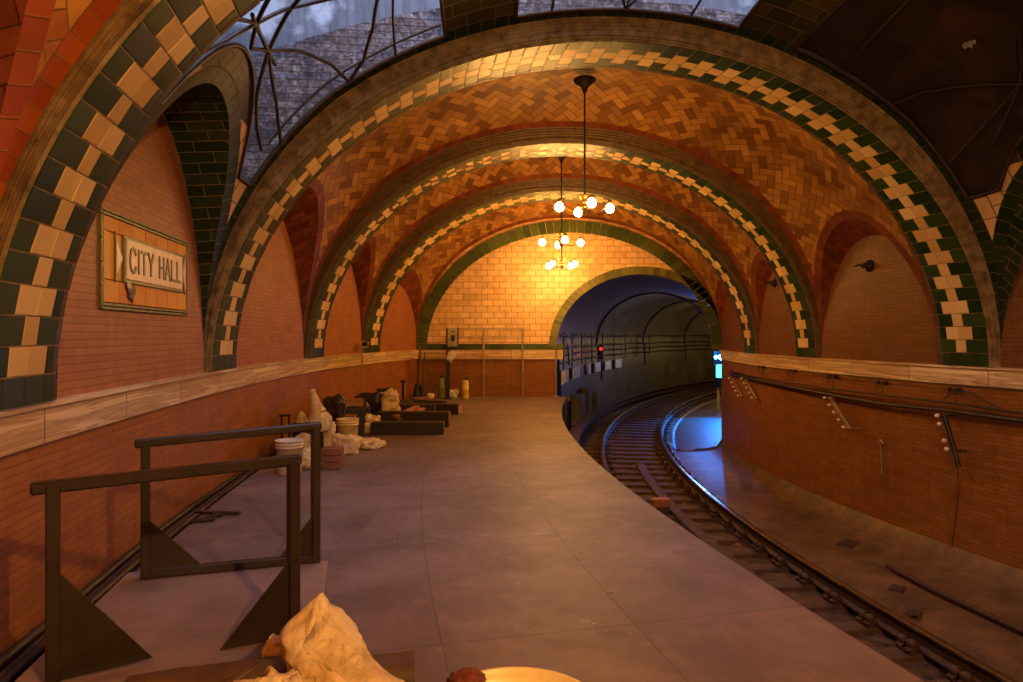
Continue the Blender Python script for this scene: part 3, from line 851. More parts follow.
# ------------------------------------------------------------------ skylights: glass, tracery, light well
ts1, v10, v11, gl1, gr1, mk1 = BAYS[1]
def gphi(side, t):
    v = v10+(v11-v10)*t; return ph_at(v, t, GR(1, side, t), side)
def VP(t, ph, off=0.0): return SP(v10+(v11-v10)*t, ph, voff(t)+off)
def bars_on(mb, path, r=.018, n=10, off=.0):
    pts = []
    for (t0, p0), (t1, p1) in zip(path[:-1], path[1:]):
        for i in range(n): f = i/n; pts.append(VP(t0+(t1-t0)*f, p0+(p1-p0)*f, off))
    pts.append(VP(*path[-1], off)); mb.tube(pts, r, 6)
def panel_edge(side, t):
    return max(gphi('left', t)+0.085, 0.165*pi) if side == 'left' else min(gphi('right', t)-0.085, 0.83*pi)
def skylight(idx, q0, q1, bars, painted=False):
    def pe(which, t): return which(t) if callable(which) else which
    fr = MB(); gl = MB(); n = 30
    tt = [SKY_T0+(SKY_T1-SKY_T0)*i/n for i in range(n+1)]
    P = []; U = []
    for t in tt:
        a, b = pe(q0, t), pe(q1, t); P.append([VP(t, a+(b-a)*j/14, .03) for j in range(15)]); U.append([(t*3, (a+(b-a)*j/14)*4) for j in range(15)])
    grid(gl, P, U, smooth=True)
    # frame round the opening
    for pth in ([(t, pe(q0, t)) for t in tt], [(t, pe(q1, t)) for t in tt]):
        fr.tube([VP(t, p) for t, p in pth], .022, 6)
    for t in (SKY_T0, SKY_T1):
        a, b = pe(q0, t), pe(q1, t); fr.tube([VP(t, a+(b-a)*i/16) for i in range(17)], .026, 6)
    ir = MB()
    for path, r in bars: bars_on(ir, [(t, p*pi/180) for t, p in path], r)
    f = tagst(fr.build('window_%d' % idx, 'iron'))
    g = gl.build('glass', 'blackpaint' if painted else 'glass', f)
    ir.build('tracery', 'iron', f)
LB = []
for mir in (False, True):
    def T(t): return 1-t if mir else t
    LB += [([(T(.33), 43), (T(.59), 43.2), (T(.80), 40.5), (T(.965), 37.2)], .017), ([(T(.36), 56), (T(.47), 49), (T(.59), 43.2), (T(.70), 39), (T(.80), 36.5), (T(.90), 34.6)], .017),
           ([(T(.50), 41.5), (T(.59), 43.2), (T(.70), 46.2), (T(.85), 49), (T(.965), 50)], .018),
           ([(T(.965), 50), (T(.91), 53), (T(.80), 55.5), (T(.60), 58)], .017), ([(T(.50), 60), (T(.965), 57.2)], .014)]
LB += [([(t, p) for p in (36, 42, 49, 57, 64)], .013) for t in (.91, .09)]
skylight(1, lambda t: panel_edge('left', t), STR[0][0], LB)
CB = [([(.04, p), (.5, p), (.96, p)], .014) for p in (79, 98)]
CB += [([(.965, 89), (.75, 93), (.5, 100), (.3, 103)], .014), ([(.965, 89), (.75, 85), (.5, 79), (.3, 76)], .014), ([(.035, 89), (.25, 93), (.5, 100)], .014), ([(.035, 89), (.25, 85), (.5, 79)], .014), ([(.5, 75), (.5, 104)], .018), ([(.965, 89), (.035, 89)], .010)]
skylight(2, STR[0][1], STR[1][0], CB)
RB = [([(T_, p) for T_, p in pth], .014) for pth in ([(.33, 136), (.59, 136), (.965, 143)], [(.47, 130), (.59, 136), (.80, 143)], [(.44, 140), (.59, 136), (.85, 131), (.965, 130)], [(.5, 118), (.965, 121)])]
skylight(3, STR[1][1], lambda t: panel_edge('right', t), RB, painted=True)
ch = MB(); q = VP(.61, 128*pi/180, -.012)
e1 = (VP(.63, 128*pi/180)-VP(.59, 128*pi/180)).normalized(); e2 = (VP(.61, 130*pi/180)-VP(.61, 126*pi/180)).normalized()
pts = [(-.09, -.01), (-.05, .05), (-.03, .02), (.02, .08), (.03, .03), (.09, .04), (.07, -.03), (.02, -.05), (-.03, -.035)]
ch.add([q+e1*a*.8+e2*b*.8 for a, b in pts]+[q+e1*a*.8+e2*b*.8+Vector((0, 0, .004)) for a, b in pts], [tuple(range(9))])
tagst(ch.build('window_3_bare_patch', 'well'))

def light_well():
    n = 48
    def ztop(x): return 5.13-.055*(x-1.2)**2
    P = []; U = []; P2 = []; Q = []
    for i in range(n+1):
        ph = pi*i/n; b = VP(1.0, ph, .02); y = b.y+.02
        zt = max(b.z+.05, ztop(b.x)); P.append([(b.x, y, b.z+(zt-b.z)*j/4) for j in range(5)]+[(b.x, y+.55, zt+.05), (b.x*1.0, y+1.25, zt+.1)])
        l = ph*4.6
        U.append([(l, b.z+(zt-b.z)*j/4) for j in range(5)]+[(l, zt+.6), (l, zt+1.3)])
        c = VP(0.0, ph, .02); Q.append([(c.x, c.y-.02, c.z+(9-c.z)*j/4) for j in range(5)])
    a = MB(); grid(a, P, U, smooth=False); tagst(a.build('wall_well_masonry', 'wellrough'))
    bsz = MB(); grid(bsz, Q, [[(p[0], p[2]) for p in r] for r in Q], smooth=False)
    bsz.add([(-5.2, 2.5, 1.2), (-5.2, 9.4, 1.2), (-5.2, 9.4, 9), (-5.2, 2.5, 9)], [(0, 1, 2, 3)])
    bsz.add([(7.6, 2.5, 1.2), (7.6, 10.4, 1.2), (7.6, 10.4, 9), (7.6, 2.5, 9)], [(3, 2, 1, 0)])
    BK = []
    for i in range(n+1):
        L_, R_, r_ = frame(2.30); cc = (L_+R_)/2; aa = (R_-L_).length/2+.75; dd = (R_-L_).normalized(); ph = pi*i/n
        c = cc-dd*aa*cos(ph); c.z = XT+(r_+.70)*sin(ph); BK.append([(c.x, c.y, c.z-.1+(9.1-c.z)*j/4) for j in range(5)])
    BK = [[(-5.2, BK[0][0][1], p[2]) for p in BK[0]]]+BK+[[(7.6, BK[-1][0][1], p[2]) for p in BK[-1]]]
    grid(bsz, BK, [[(p[0], p[2]) for p in r] for r in BK], smooth=False)
    bsz.add([(-5.2, 2.5, 9), (7.6, 2.5, 9), (7.6, 10.4, 9), (-5.2, 10.4, 9)], [(3, 2, 1, 0)])
    tagst(bsz.build('wall_well_plaster', 'well'))
light_well()

# ------------------------------------------------------------------ station sign in the left wall
def wallp(side, px, py):
    fx = xL if side == 'left' else xR
    lo, hi = 1.5, 16.9; k = (px-511.5)/FPX
    g = lambda y: fx(y)-k*y
    # left: fx/y rises with y ; right: falls with y
    for _ in range(60):
        m = (lo+hi)/2; v = g(m)
        if (v < 0) == (side == 'left'): lo = m
        else: hi = m
    y = (lo+hi)/2; return Vector((fx(y), y, EYE+(335-py)*y/FPX))
a = wallp('left', 98, 307); b = wallp('left', 186, 318); at_ = wallp('left', 98, 206); bt_ = wallp('left', 186, 241)
SGW = (b-a).xy.length; SGH = ((at_-a).z+(bt_-b).z)/2
zc = (a.z+b.z+at_.z+bt_.z)/4
dirx = Vector((b.x-a.x, b.y-a.y, 0)).normalized(); ctr = (a+b)/2; ctr.z = zc
sg = empty('station_name_sign', (ctr.x-.004, ctr.y-.0, zc), math.atan2(dirx.y, dirx.x))
tag(sg, 'cream and orange tile panel reading CITY HALL, set in the pink left wall', 'sign')
# local: x along the wall, -y out of the wall towards the platform, z up
W2, H2 = SGW/2, SGH/2
def loc_tiles(rects, th=.02, g=.004, y0=0.0):
    m_ = MB()
    for x0, x1, z0, z1 in rects: m_.box(((x0+x1)/2, y0-th/2, (z0+z1)/2), (x1-x0-g, th, z1-z0-g), bev=.004)
    return m_
bw_ = .055; R_ = []
for i in range(4): pass
bars_ = MB()
for off in (0.0, .026):
    for z in (H2-off-.012, -H2+off+.012):
        x = -W2+off
        while x < W2-off-.01: e = min(x+.16, W2-off); bars_.box(((x+e)/2, -.010, z), (e-x-.003, .030, .021), bev=.006); x += .16
    for x in (W2-off-.012, -W2+off+.012):
        z = -H2+off
        while z < H2-off-.01: e = min(z+.16, H2-off); bars_.box((x, -.010, (z+e)/2), (.021, .030, e-z-.003), bev=.006); z += .16
bars_.build('border', 'olivebar', sg)
tl = []
iw, ih = W2-.05, H2-.05; px0, px1, pz0, pz1 = -W2*.60, W2*.74, -H2*.34, H2*.50
nx = 7
for i in range(nx): x0 = -iw+2*iw*i/nx; tl += [(x0, x0+2*iw/nx, pz1+.02, ih), (x0, x0+2*iw/nx, -ih, pz0-.02)]
tl += [(-iw, px0-.20, pz0-.02, pz1+.02), (px1+.13, iw, pz0-.02, pz1+.02), (px0-.20, px0, pz0-.02, pz1+.02), (px1, px1+.13, pz0-.02, pz1+.02)]
loc_tiles(tl).build('tile_field', 'orange', sg)
pb = MB(); pb.box(((px0+px1)/2, -.022, (pz0+pz1)/2), (px1-px0+.05, .03, pz1-pz0+.05), bev=.006); pb.build('plaque_frame', 'olivebar', sg)
pq = MB(); pq.box(((px0+px1)/2, -.032, (pz0+pz1)/2), (px1-px0, .03, pz1-pz0), bev=.004)
pqo = pq.build('plaque', 'signcream', sg)
for sgn, xx, ww in ((-1, px0-.02, .13), (1, px1+.02, .10)):
    t_ = MB(); zc_ = (pz0+pz1)/2; hh = (pz1-pz0)*.62
    # pointed cream piece with an olive edge: the point touches the plaque
    A = [(xx, zc_), (xx+sgn*ww, zc_+hh), (xx+sgn*ww, zc_-hh)]
    t_.add([(x, -.030, z) for x, z in A]+[(x, -.018, z) for x, z in A], [(0, 1, 2), (0, 3, 4, 1), (1, 4, 5, 2), (2, 5, 3, 0)])
    t_.build('pennant_edge', 'olivebar', sg)
    t_ = MB(); A = [(xx+sgn*.035, zc_), (xx+sgn*(ww-.01), zc_+hh*.66), (xx+sgn*(ww-.01), zc_-hh*.66)]
    t_.add([(x, -.036, z) for x, z in A]+[(x, -.02, z) for x, z in A], [(0, 1, 2), (0, 3, 4, 1), (1, 4, 5, 2), (2, 5, 3, 0)])
    t_.build('pennant', 'signcream', sg)
LET = {'C': [[(.95, .78), (.80, .95), (.5, 1), (.2, .92), (.05, .7), (.0, .5), (.05, .3), (.2, .08), (.5, 0), (.8, .05), (.95, .22)]],
       'I': [[(.5, 0), (.5, 1)]], 'T': [[(.5, 0), (.5, 1)], [(0, .97), (1, .97)]], 'Y': [[(.5, 0), (.5, .5), (.05, 1)], [(.5, .5), (.95, 1)]],
       'H': [[(.08, 0), (.08, 1)], [(.92, 0), (.92, 1)], [(.08, .5), (.92, .5)]], 'A': [[(.0, 0), (.5, 1), (1, 0)], [(.2, .33), (.8, .33)]],
       'L': [[(.08, 1), (.08, .03), (.9, .03)]]}
def letters(parent, text, x0, x1, z0, z1, yf, mat, th=.016, dp=.008):
    ws = {'I': .35, ' ': .55}; tot = sum(ws.get(c, 1.0)+.28 for c in text)-.28; sc = (x1-x0)/tot; x = x0
    for c in text:
        wd = ws.get(c, 1.0)*sc
        if c != ' ':
            mb_ = MB()
            for st in LET[c]:
                for (a0, b0), (a1, b1) in zip(st[:-1], st[1:]):
                    p, q_ = (x+a0*wd, z0+b0*(z1-z0)), (x+a1*wd, z0+b1*(z1-z0)); L_ = hypot(q_[0]-p[0], q_[1]-p[1])+th*.6
                    mb_.box(((p[0]+q_[0])/2, yf, (p[1]+q_[1])/2), (L_, dp, th), ry=-math.atan2(q_[1]-p[1], q_[0]-p[0]))
            mb_.build('letter', mat, parent)
        x += wd+.28*sc
letters(pqo, 'CITY HALL', px0+.05, px1-.05, pz0+.06, pz1-.06, -.049, 'signdark', .024)
dm = MB(); rg = []      # broken patch under the plaque
for q in range(26):
    a_ = 2*pi*q/26; r_ = .075*(1+.9*noise.noise(Vector((cos(a_)*1.7, sin(a_)*1.7, 4.2)))); rg.append((px0+.10+r_*cos(a_)*.9, pz0-.06+r_*1.35*sin(a_)))
dm.add([(x, -.034+.006*noise.noise(Vector((x*60, z*60, 0))), z) for x, z in rg]+[(x, -.012, z) for x, z in rg]+[(px0+.10, -.040, pz0-.06)],
       [(q, (q+1) % 26, 52) for q in range(26)]+[(q, q+26, (q+1) % 26+26, (q+1) % 26) for q in range(26)])
dm.build('broken_patch', 'signdark', sg)

# ------------------------------------------------------------------ chandeliers
def chandelier(center, ztop_, rot, label, k_=1.0, bc=(1.0, 0.48, 0.11), lit=4):
    x, y, z = center
    r0 = empty('chandelier', (x, y, z), rot); bm_ = mat_emit('lit_bulb', bc, BULB*k_*4/lit)
    tag(r0, label, 'chandelier', 'hanging lamps along the vault')
    h = ztop_-z
    st = MB(); st.tube([(0, 0, .10), (0, 0, h)], .014, 8); st.build('stem', 'black', r0)
    cp = MB(); cp.lathe((0, 0, 0), [(0, h+.02), (.16, h+.01), (.15, h-.03), (.06, h-.09), (.03, h-.16), (0.014, h-.2)], 20); cp.build('ceiling_rose', 'black', r0)
    hb = MB(); hb.lathe((0, 0, 0), [(0, -.10), (.02, -.09), (.03, -.06), (.05, -.03), (.075, 0), (.05, .03), (.03, .06), (.05, .09), (.09, .12), (.095, .145), (.03, .17), (.014, .2)], 20)
    hb.lathe((0, 0, 0), [(.10, .14), (.115, .155), (.10, .17)], 20); hb.build('hub', 'brass', r0)
    for k in range(4):
        a = pi/2*k; d = Vector((cos(a), sin(a), 0)); ar = MB()
        ar.tube([d*(.03)+Vector((0, 0, .02)), d*.12+Vector((0, 0, -.05)), d*.22+Vector((0, 0, -.05)), d*.32+Vector((0, 0, .03)), d*.36+Vector((0, 0, .085))], .009, 7)
        ao = ar.build('arm', 'brass', r0)
        sk = MB(); p = d*.36; sk.lathe((p.x, p.y, 0), [(0, .115), (.03, .11), (.032, .075), (.02, .06), (0, .058)], 12); sk.build('socket', 'brass', ao)
        bl = MB(); bl.lathe((p.x, p.y, 0), [(0.002, -.062), (.036, -.053), (.058, -.025), (.062, .003), (.054, .032), (.034, .056), (.02, .068)], 10)
        tag(bl.build('bulb', bm_ if k < lit else 'pale_white', ao), 'lit frosted bulb' if k < lit else 'unlit bulb')
    return r0
chandelier((1.02, 9.5, EYE+1.77), 5.08, .15, 'brass chandelier with four lit bulbs on the long black stem, nearest in view')
chandelier((.93, 12.7, EYE+1.72), 4.92, .10, 'brass chandelier with four lit bulbs, second along the vault behind the nearest one')
chandelier((1.15, 15.6, EYE+1.60), 4.78, .9, 'brass chandelier with four lit bulbs, lowest in view before the yellow tiled wall', 1.6)
chandelier((1.70, -1.1, EYE+1.85), 5.28, .3, 'brass chandelier with one lit bulb hanging over the near end of the platform', 5.0, (1.0, 0.54, 0.17), 1)

# ------------------------------------------------------------------ track
def sweep(mb, prof, off, s0, s1, ds=.3, z0=RAILZ, mi=0):
    P = []; U = []; n = int((s1-s0)/ds)
    for i in range(n+1):
        s = s0+(s1-s0)*i/n; row = []
        for q, z in prof:
            x, y, t = rp(s, off+q); row.append((x, y, z0+z))
        P.append(row); U.append([(s, q+z) for q, z in prof])
    grid(mb, P, U, smooth=False)
HEAD = [(-.034, -.032), (-.036, -.010), (-.030, -.002), (-.015, 0), (.015, 0), (.030, -.002), (.036, -.010), (.034, -.032), (.008, -.042), (-.008, -.042), (-.034, -.032)]
WEB = [(-.008, -.04), (-.008, -.14), (-.065, -.158), (-.065, -.17), (.065, -.17), (.065, -.158), (.008, -.14), (.008, -.04)]
S0, S1 = sY(-3.3), ARC[-1]-2
for off, lab in ((0.0, 'steel running rail with blue-lit worn top, farther from the platform'), (1.435, 'steel running rail nearest the platform edge, curving into the tunnel')):
    m_ = MB(); sweep(m_, WEB, off, S0, S1); r_ = m_.build('running_rail', 'rail_rust'); tag(r_, lab, 'rail')
    h_ = MB(); sweep(h_, HEAD, off, S0, S1); hh_ = h_.build('rail_head', 'rail_steel', r_); hh_['label'] = 'shiny worn rail head'
m_ = MB(); sweep(m_, [(-.03, 0), (-.03, -.15), (.03, -.15), (.03, 0), (-.03, 0)], 2.12, sY(2), S1, z0=-1.0); tr_ = m_.build('third_rail', 'rail_rust')
tag(tr_, 'third rail under a grey-brown cover board beside the platform wall and tunnel wall', 'rail')
m_ = MB(); sweep(m_, [(-.14, .05), (-.14, .09), (.16, .09), (.16, -.10), (.12, -.10), (.12, .05), (-.14, .05)], 2.12, sY(2), S1, z0=-.98); m_.build('cover_board', 'tie', tr_)
# ties
def tie(s, first=None, parts=True):
    x, y, t = rp(s, .7175)
    if first is None:
        e = empty('railroad_tie', (x, y, BED), 0)
        b_ = MB(); b_.box((-.145, 0, .055), (2.05, .20, .11), bev=.012); b_.build('timber', 'tie', e)
        for sx in (-1, 1):
            p_ = MB(); cx_ = sx*.7175
            p_.box((cx_, 0, .118), (.34, .19, .018), bev=.004)
            po = p_.build('tie_plate', 'rail_rust', e)
            for sy in (-1, 1):
                for sz in (-1, 1):
                    c_ = MB(); c_.lathe((cx_+sz*.125, sy*.055, 0), [(.0, .235), (.04, .222), (.052, .19), (.035, .165), (.035, .125)], 8)
                    c_.box((cx_+sz*.12, sy*.055, .155), (.13, .07, .05), ry=sz*.35, bev=.012); c_.build('rail_clip', 'rail_rust', po)
        return e
    return None
LT = 'dark timber railroad tie across the track between the running rails'
LT2 = 'dark timber railroad tie inside the tunnel past the platform end'
s = sY(2.2); proto = None; cnt = 0; far_mesh = None
while s < sY(26)+14:
    x, y, t = rp(s, .7175)
    if proto is None:
        proto = tie(s); o = proto
    elif y < 17: o = copy_tree(proto)
    else:
        if far_mesh is None:
            b_ = MB(); b_.box((-.145, 0, .055), (2.05, .20, .11), bev=.012); o = b_.build('railroad_tie', 'tie'); far_mesh = o
        else: o = far_mesh.copy(); C.objects.link(o)
    o.location = (x, y, BED); o.rotation_euler = (0, 0, -t+random.uniform(-.02, .02))
    if y < 17: tag(o, LT, 'railroad tie', 'railroad ties beside the platform')
    else: tag(o, LT2, 'railroad tie', 'railroad ties in the tunnel')
    s += .56; cnt += 1
def ballast():
    mb = MB(); P = []; U = []; s = sY(0); n = 0
    while s < sY(26)+10:
        row = []; ur = []
        for j in range(22):
            q = -.42+j*.105
            x, y, t = rp(s, q); row.append((x, y, BED+.062+.030*noise.noise(Vector((x*7, y*7, 0)))+.012*noise.noise(Vector((x*23, y*23, 3)))-(.07 if j in (0, 21) else 0))); ur.append((s, q))
        P.append(row); U.append(ur); s += .11
    grid(mb, P, U, smooth=False); tagst(mb.build('floor_ballast', 'ballast'))
M['ballast'] = mat_plain('oily_track_dirt', (0.075, 0.042, 0.026), 0.5, var=0.6, scale=7, bmp=0.8, dirt=(0.17, 0.10, 0.06))
ballast()
# timber along the middle of the track, small yellow marker block
m_ = MB(); sweep(m_, [(-.08, 0), (-.08, .05), (.08, .05), (.08, 0), (-.08, 0)], .66, sY(7.5), sY(14.5), z0=BED+.105); o = m_.build('track_plank', 'tie'); tag(o, 'brown timber plank lying lengthwise between the running rails', 'plank')
p = at(660, 503, -1.10); m_ = MB(); m_.box((0, 0, 0), (.30, .16, .13), bev=.01); o = m_.build('timber_block', 'wood'); o.location = (p.x, p.y, -1.09); o.rotation_euler = (0, 0, .2); tag(o, 'short orange timber block on the track beside the platform edge', 'block')
m_ = MB(); m_.box((0, 0, 0), (.26, .14, .12), bev=.01); o2 = m_.build('timber_block', 'tie'); o2.location = (p.x, p.y, -1.21); o2.rotation_euler = (0, 0, .2); tag(o2, 'dark timber block under the orange block on the track', 'block')
# loose pipe on the trackbed by the right wall
pts = []
for px_, py_ in ((888, 567), (930, 590), (975, 611), (1023, 633), (1100, 668)):
    q_ = at(px_, py_, BED+.10); pts.append((q_.x, q_.y, BED+.12))
m_ = MB(); m_.tube(pts, .032, 8); o = m_.build('loose_pipe', 'rail_rust'); tag(o, 'rusty pipe lying on the trackbed below the right wall', 'pipe')
# dark drain lid and small debris on the right walkway
for px_, py_, lx, ly, lab in ((848, 545, .34, .10, 'dark flat scrap on the trackbed near the rail, larger'), (897, 590, .18, .07, 'small dark scrap on the trackbed beside the loose pipe'), (914, 615, .16, .06, 'small dark scrap on the trackbed nearest the camera')):
    q_ = at(px_, py_, BED+.05); m_ = MB(); m_.box((0, 0, 0), (lx, ly*2, .014), bev=.004); o = m_.build('metal_scrap', 'rail_rust'); o.location = (q_.x, q_.y, BED+.075); o.rotation_euler = (0, 0, random.random()); tag(o, lab, 'scrap')

# ------------------------------------------------------------------ right wall: cables, brackets, insulator racks
def along_wall(pts, r, inset, n=6):
    out = []
    for (x0, y0), (x1, y1) in zip(pts[:-1], pts[1:]):
        for i in range(6):
            f = i/6; p = wallp('right', x0+(x1-x0)*f, y0+(y1-y0)*f); k = 1-inset/p.x; out.append((p.x*k, p.y*k, EYE+(p.z-EYE)*k))
    p = wallp('right', *pts[-1]); k = 1-inset/p.x; out.append((p.x*k, p.y*k, EYE+(p.z-EYE)*k)); return out
def ext(path):     # carry the cable on along the wall past the frame
    p = Vector(path[-1]); y = p.y; z = p.z; d = (path[-1][2]-path[-4][2])/max(.01, (path[-4][1]-path[-1][1]))
    while y > 2: y -= .5; path.append((xR(y)-.10, y, z)); 
    return path
for pts, r, lab in (([(730, 374), (757, 380), (815, 392), (882, 404), (950, 411), (1022, 421)], .028, 'thick black cable sagging along the right wall under the marble band, lowest'),
                    ([(730, 371), (754, 377), (828, 388.5), (882, 395), (957, 404), (1022, 413)], .016, 'thinner dark cable running just above the thick cable on the right wall'),
                    ([(800, 371), (850, 375.5), (900, 380), (960, 386), (1022, 391)], .007, 'thin wire running along the lower edge of the right marble band')):
    m_ = MB(); m_.tube(ext(along_wall(pts, r, .09)), r, 7); o = m_.build('cable', 'cable'); tag(o, lab, 'cable')
for i, (px_, py_) in enumerate(((766, 367), (797, 371), (838, 377), (888, 383), (962, 390))):
    p = wallp('right', px_, py_); sc_ = p.y/FPX
    m_ = MB(); wx = 9*sc_*1.3
    m_.tube([(0, -.0, -.18), (0, 0, 0), (0, wx, 0), (0, wx, -.10)], .008, 6); m_.box((.03, 0, 0), (.06, .03, .05)); m_.box((.03, wx, 0), (.06, .03, .04))
    o = m_.build('cable_bracket', 'cable'); o.location = (p.x-.07, p.y, p.z)
    tag(o, ['bracket', 'bracket', 'bracket', 'bracket', 'bracket'][i] and ['small iron cable bracket on the right wall, farthest from the camera', 'small iron cable bracket on the right wall, second from the tunnel', 'iron cable bracket above the middle insulator rack on the right wall', 'iron cable bracket between the middle and nearest insulator racks', 'iron cable bracket nearest the camera, above the black insulator rack'][i], 'bracket', 'cable brackets on the right wall')
m_ = MB(); m_.tube(along_wall([(944, 399), (950, 395), (960, 391), (970, 392), (985, 401), (1000, 409)], .008, .09), .008, 6); o = m_.build('cable', 'cable'); tag(o, 'arched wire looping up over the nearest bracket on the right wall', 'cable')
def rack(pxt, pyt, pxb, pyb, n, lab, ins=.14, mat='galv', ex=0.0, kr=.026, skip=()):
    a = wallp('right', pxt, pyt); b = wallp('right', pxb, pyb)
    k = 1-ins/a.x; A = Vector((a.x*k, a.y*k, EYE+(a.z-EYE)*k)); k = 1-ins/b.x; B = Vector((b.x*k, b.y*k, EYE+(b.z-EYE)*k))
    e = empty('insulator_rack', A); tag(e, lab, 'insulator rack', 'insulator racks on the right wall')
    d = B-A; s_ = Vector((-.02, .0, 0)); m_ = MB(); off = Vector((.05, -.06, 0))
    m_.tube([off, off+d*(1+ex)], .012 if mat == 'galv' else .03, 6); m_.tube([off*1.0+Vector((.0, -.05, .02)), off+Vector((0, -.05, 0))+d], .008, 6)
    m_.tube([off, off+Vector((ins, 0, 0))], .01, 6); m_.tube([off+d, off+d+Vector((ins, 0, 0))], .01, 6)
    bar = m_.build('frame', mat, e)
    for i in range(n):
        if i in skip: continue
        q = d*(i+.1)/(n-.8); a_ = MB(); a_.tube([q, q+off], .006, 6); ar = a_.build('pin', mat, e)
        kn = MB(); kn.lathe(q, [(0.001, -kr), (kr*.8, -kr*.6), (kr, 0), (kr*.8, kr*.6), (0.001, kr)], 10); kn.build('knob', 'porcelain', e)
rack(729, 378, 738, 396, 5, 'insulator rack with five white knobs, nearest the tunnel')
rack(741, 378, 752, 398, 5, 'insulator rack with five white knobs, second from the tunnel')
rack(824, 397, 844, 428, 5, 'insulator rack with five white knobs in the middle of the right wall')
rack(937, 415, 947, 450, 5, 'black insulator rack with four white knobs, nearest the camera', mat='black', ex=.45, kr=.03, skip=(2,))
m_ = MB(); m_.tube(along_wall([(958, 466), (959, 490), (956, 520), (952, 548)], .006, .04), .006, 5); o = m_.build('cable', 'cable'); tag(o, 'thin wire hanging down from the black insulator rack to the trackbed', 'cable')
m_ = MB(); m_.tube(along_wall([(880, 439), (881, 455), (882, 474)], .006, .02), .010, 5); m_.tube(along_wall([(880, 440), (884, 444)], .006, .03), .014, 5); o = m_.build('wall_hook', 'galv'); tag(o, 'pale thin hooked strap on the right wall below the thick cable', 'hook')
for (px_, py_, r, lab) in ((870, 266, .075, 'dark round wall fixture in the larger right-hand arch'), (775, 283, .07, 'dark round wall fixture in the farther right-hand arch')):
    p = wallp('right', px_, py_); e = empty('wall_fixture', (p.x, p.y, p.z)); tag(e, lab, 'wall lamp')
    R = Matrix.Rotation(-pi/2, 3, 'Y'); m_ = MB(); m_.lathe((0, 0, 0), [(0, 0), (r*1.2, 0), (r*1.1, .03), (r*.6, .05), (r*.5, .11), (.001, .13)], 14, R=R); m_.build('base', 'black', e)
    m_ = MB(); m_.tube([(-.10, 0, 0), (-.16, .02, .02), (-.17, .10, .0)], .014, 6); m_.tube([(-.1, 0, 0), (-.12, -.07, -.03), (-.1, -.10, -.05)], .012, 6); m_.build('arm', 'black', e)

# ------------------------------------------------------------------ tunnel equipment
def tw(ds, inset, z):      # point by the left tunnel wall
    x, y, t = rp(sY(END)+ds, .66+1.98-inset); return Vector((x, y, z)), t
def tunnel_run(z, inset, r, name, mat, lab, d0=.2, d1=26, cat='cable'):
    m_ = MB(); pts = []; d = d0
    while d < d1: p, t = tw(d, inset, z+.015*sin(d*1.7)); pts.append(p); d += .5
    m_.tube(pts, r, 6); o = m_.build(name, mat); tag(o, lab, cat)
tunnel_run(1.50, .08, .03, 'cable', 'cable', 'black cable along the left tunnel wall, highest of the cables')
tunnel_run(1.18, .10, .022, 'cable', 'cable', 'dark cable along the left tunnel wall, second from the top')
tunnel_run(0.98, .10, .022, 'cable', 'cable', 'dark cable along the left tunnel wall above the lowest one')
tunnel_run(0.78, .10, .022, 'cable', 'cable', 'dark cable along the left tunnel wall, lowest of the cables')
tunnel_run(2.05, .05, .018, 'cable', 'cable', 'thin wire along the upper left curve of the tunnel')
for i in range(9):
    d = 1.0+i*1.6; p, t = tw(d, .06, 1.1); m_ = MB(); m_.box((0, 0, 0), (.04, .05, 1.0), bev=.004)
    for z in (-.32, -.12, .08, .40): m_.tube([(0, 0, z), (.07, 0, z-.03), (.10, 0, z+.02)], .01, 5)
    o = m_.build('cable_rack', 'rail_rust'); o.location = p; o.rotation_euler = (0, 0, -t); tag(o, 'upright iron cable rack fixed to the left tunnel wall', 'cable rack', 'cable racks in the tunnel')
wl = ['nearest the platform', 'second from the platform', 'third from the platform', 'fourth from the platform', 'fifth from the platform', 'sixth from the platform', 'farthest into the tunnel']
for i, (d, L_) in enumerate(((.55, .35), (1.3, .75), (3.1, 1.2), (5.2, .35), (6.5, .9), (8.0, .9), (9.5, .9))):  # band of reflected light on the wall, built as white plates
    p, t = tw(d, .10, .40); m_ = MB(); m_.box((0, 0, 0), (.04, L_, .34), bev=.006)
    o = m_.build('wall_panel', 'pale_white'); o.location = p; o.rotation_euler = (0, 0, -t); tag(o, 'whitish panel drawn for reflected light low on the left tunnel wall, ' + wl[i], 'panel', 'panels for the reflected band in the tunnel')
for i, (d, L_, h_) in enumerate(((3.0, .9, 1.1), (4.3, .5, 1.2), (5.5, .35, 1.0))):
    p, t = tw(d, .17, BED+.55+h_/2-.55); e = empty('equipment_cabinet', p, -t); tag(e, 'dark equipment cabinet on the tunnel floor, ' + ['widest, nearest the platform', 'tall, in the middle', 'narrow, farthest in'][i], 'cabinet')
    m_ = MB(); m_.box((0, 0, 0), (.28, L_, h_+.0), bev=.02); m_.build('body', 'tunnel', e)
    m_ = MB(); m_.box((.148, 0, 0), (.02, L_*.86, h_*.88), bev=.006); dd = m_.build('door', 'tunnel', e)
    m_ = MB(); m_.box((.165, L_*.32, 0), (.02, .03, .12), bev=.004); m_.build('handle', 'galv', dd)
p, t = tw(2.0, .35, 0); 
e = empty('insulator_rack', tw(1.2, .15, 1.2)[0]); tag(e, 'rack of small white knobs on the left tunnel wall just past the platform end', 'insulator rack')
m_ = MB(); m_.tube([(0, 0, .1), (.05, .05, -.5)], .02, 6); m_.build('frame', 'black', e)
for i in range(5):
    for sx in (-1, 1):
        m_ = MB(); m_.lathe((sx*.07+.03, -.03, .05-i*.11), [(.001, -.02), (.02, 0), (.001, .02)], 8); m_.build('knob', 'porcelain', e)
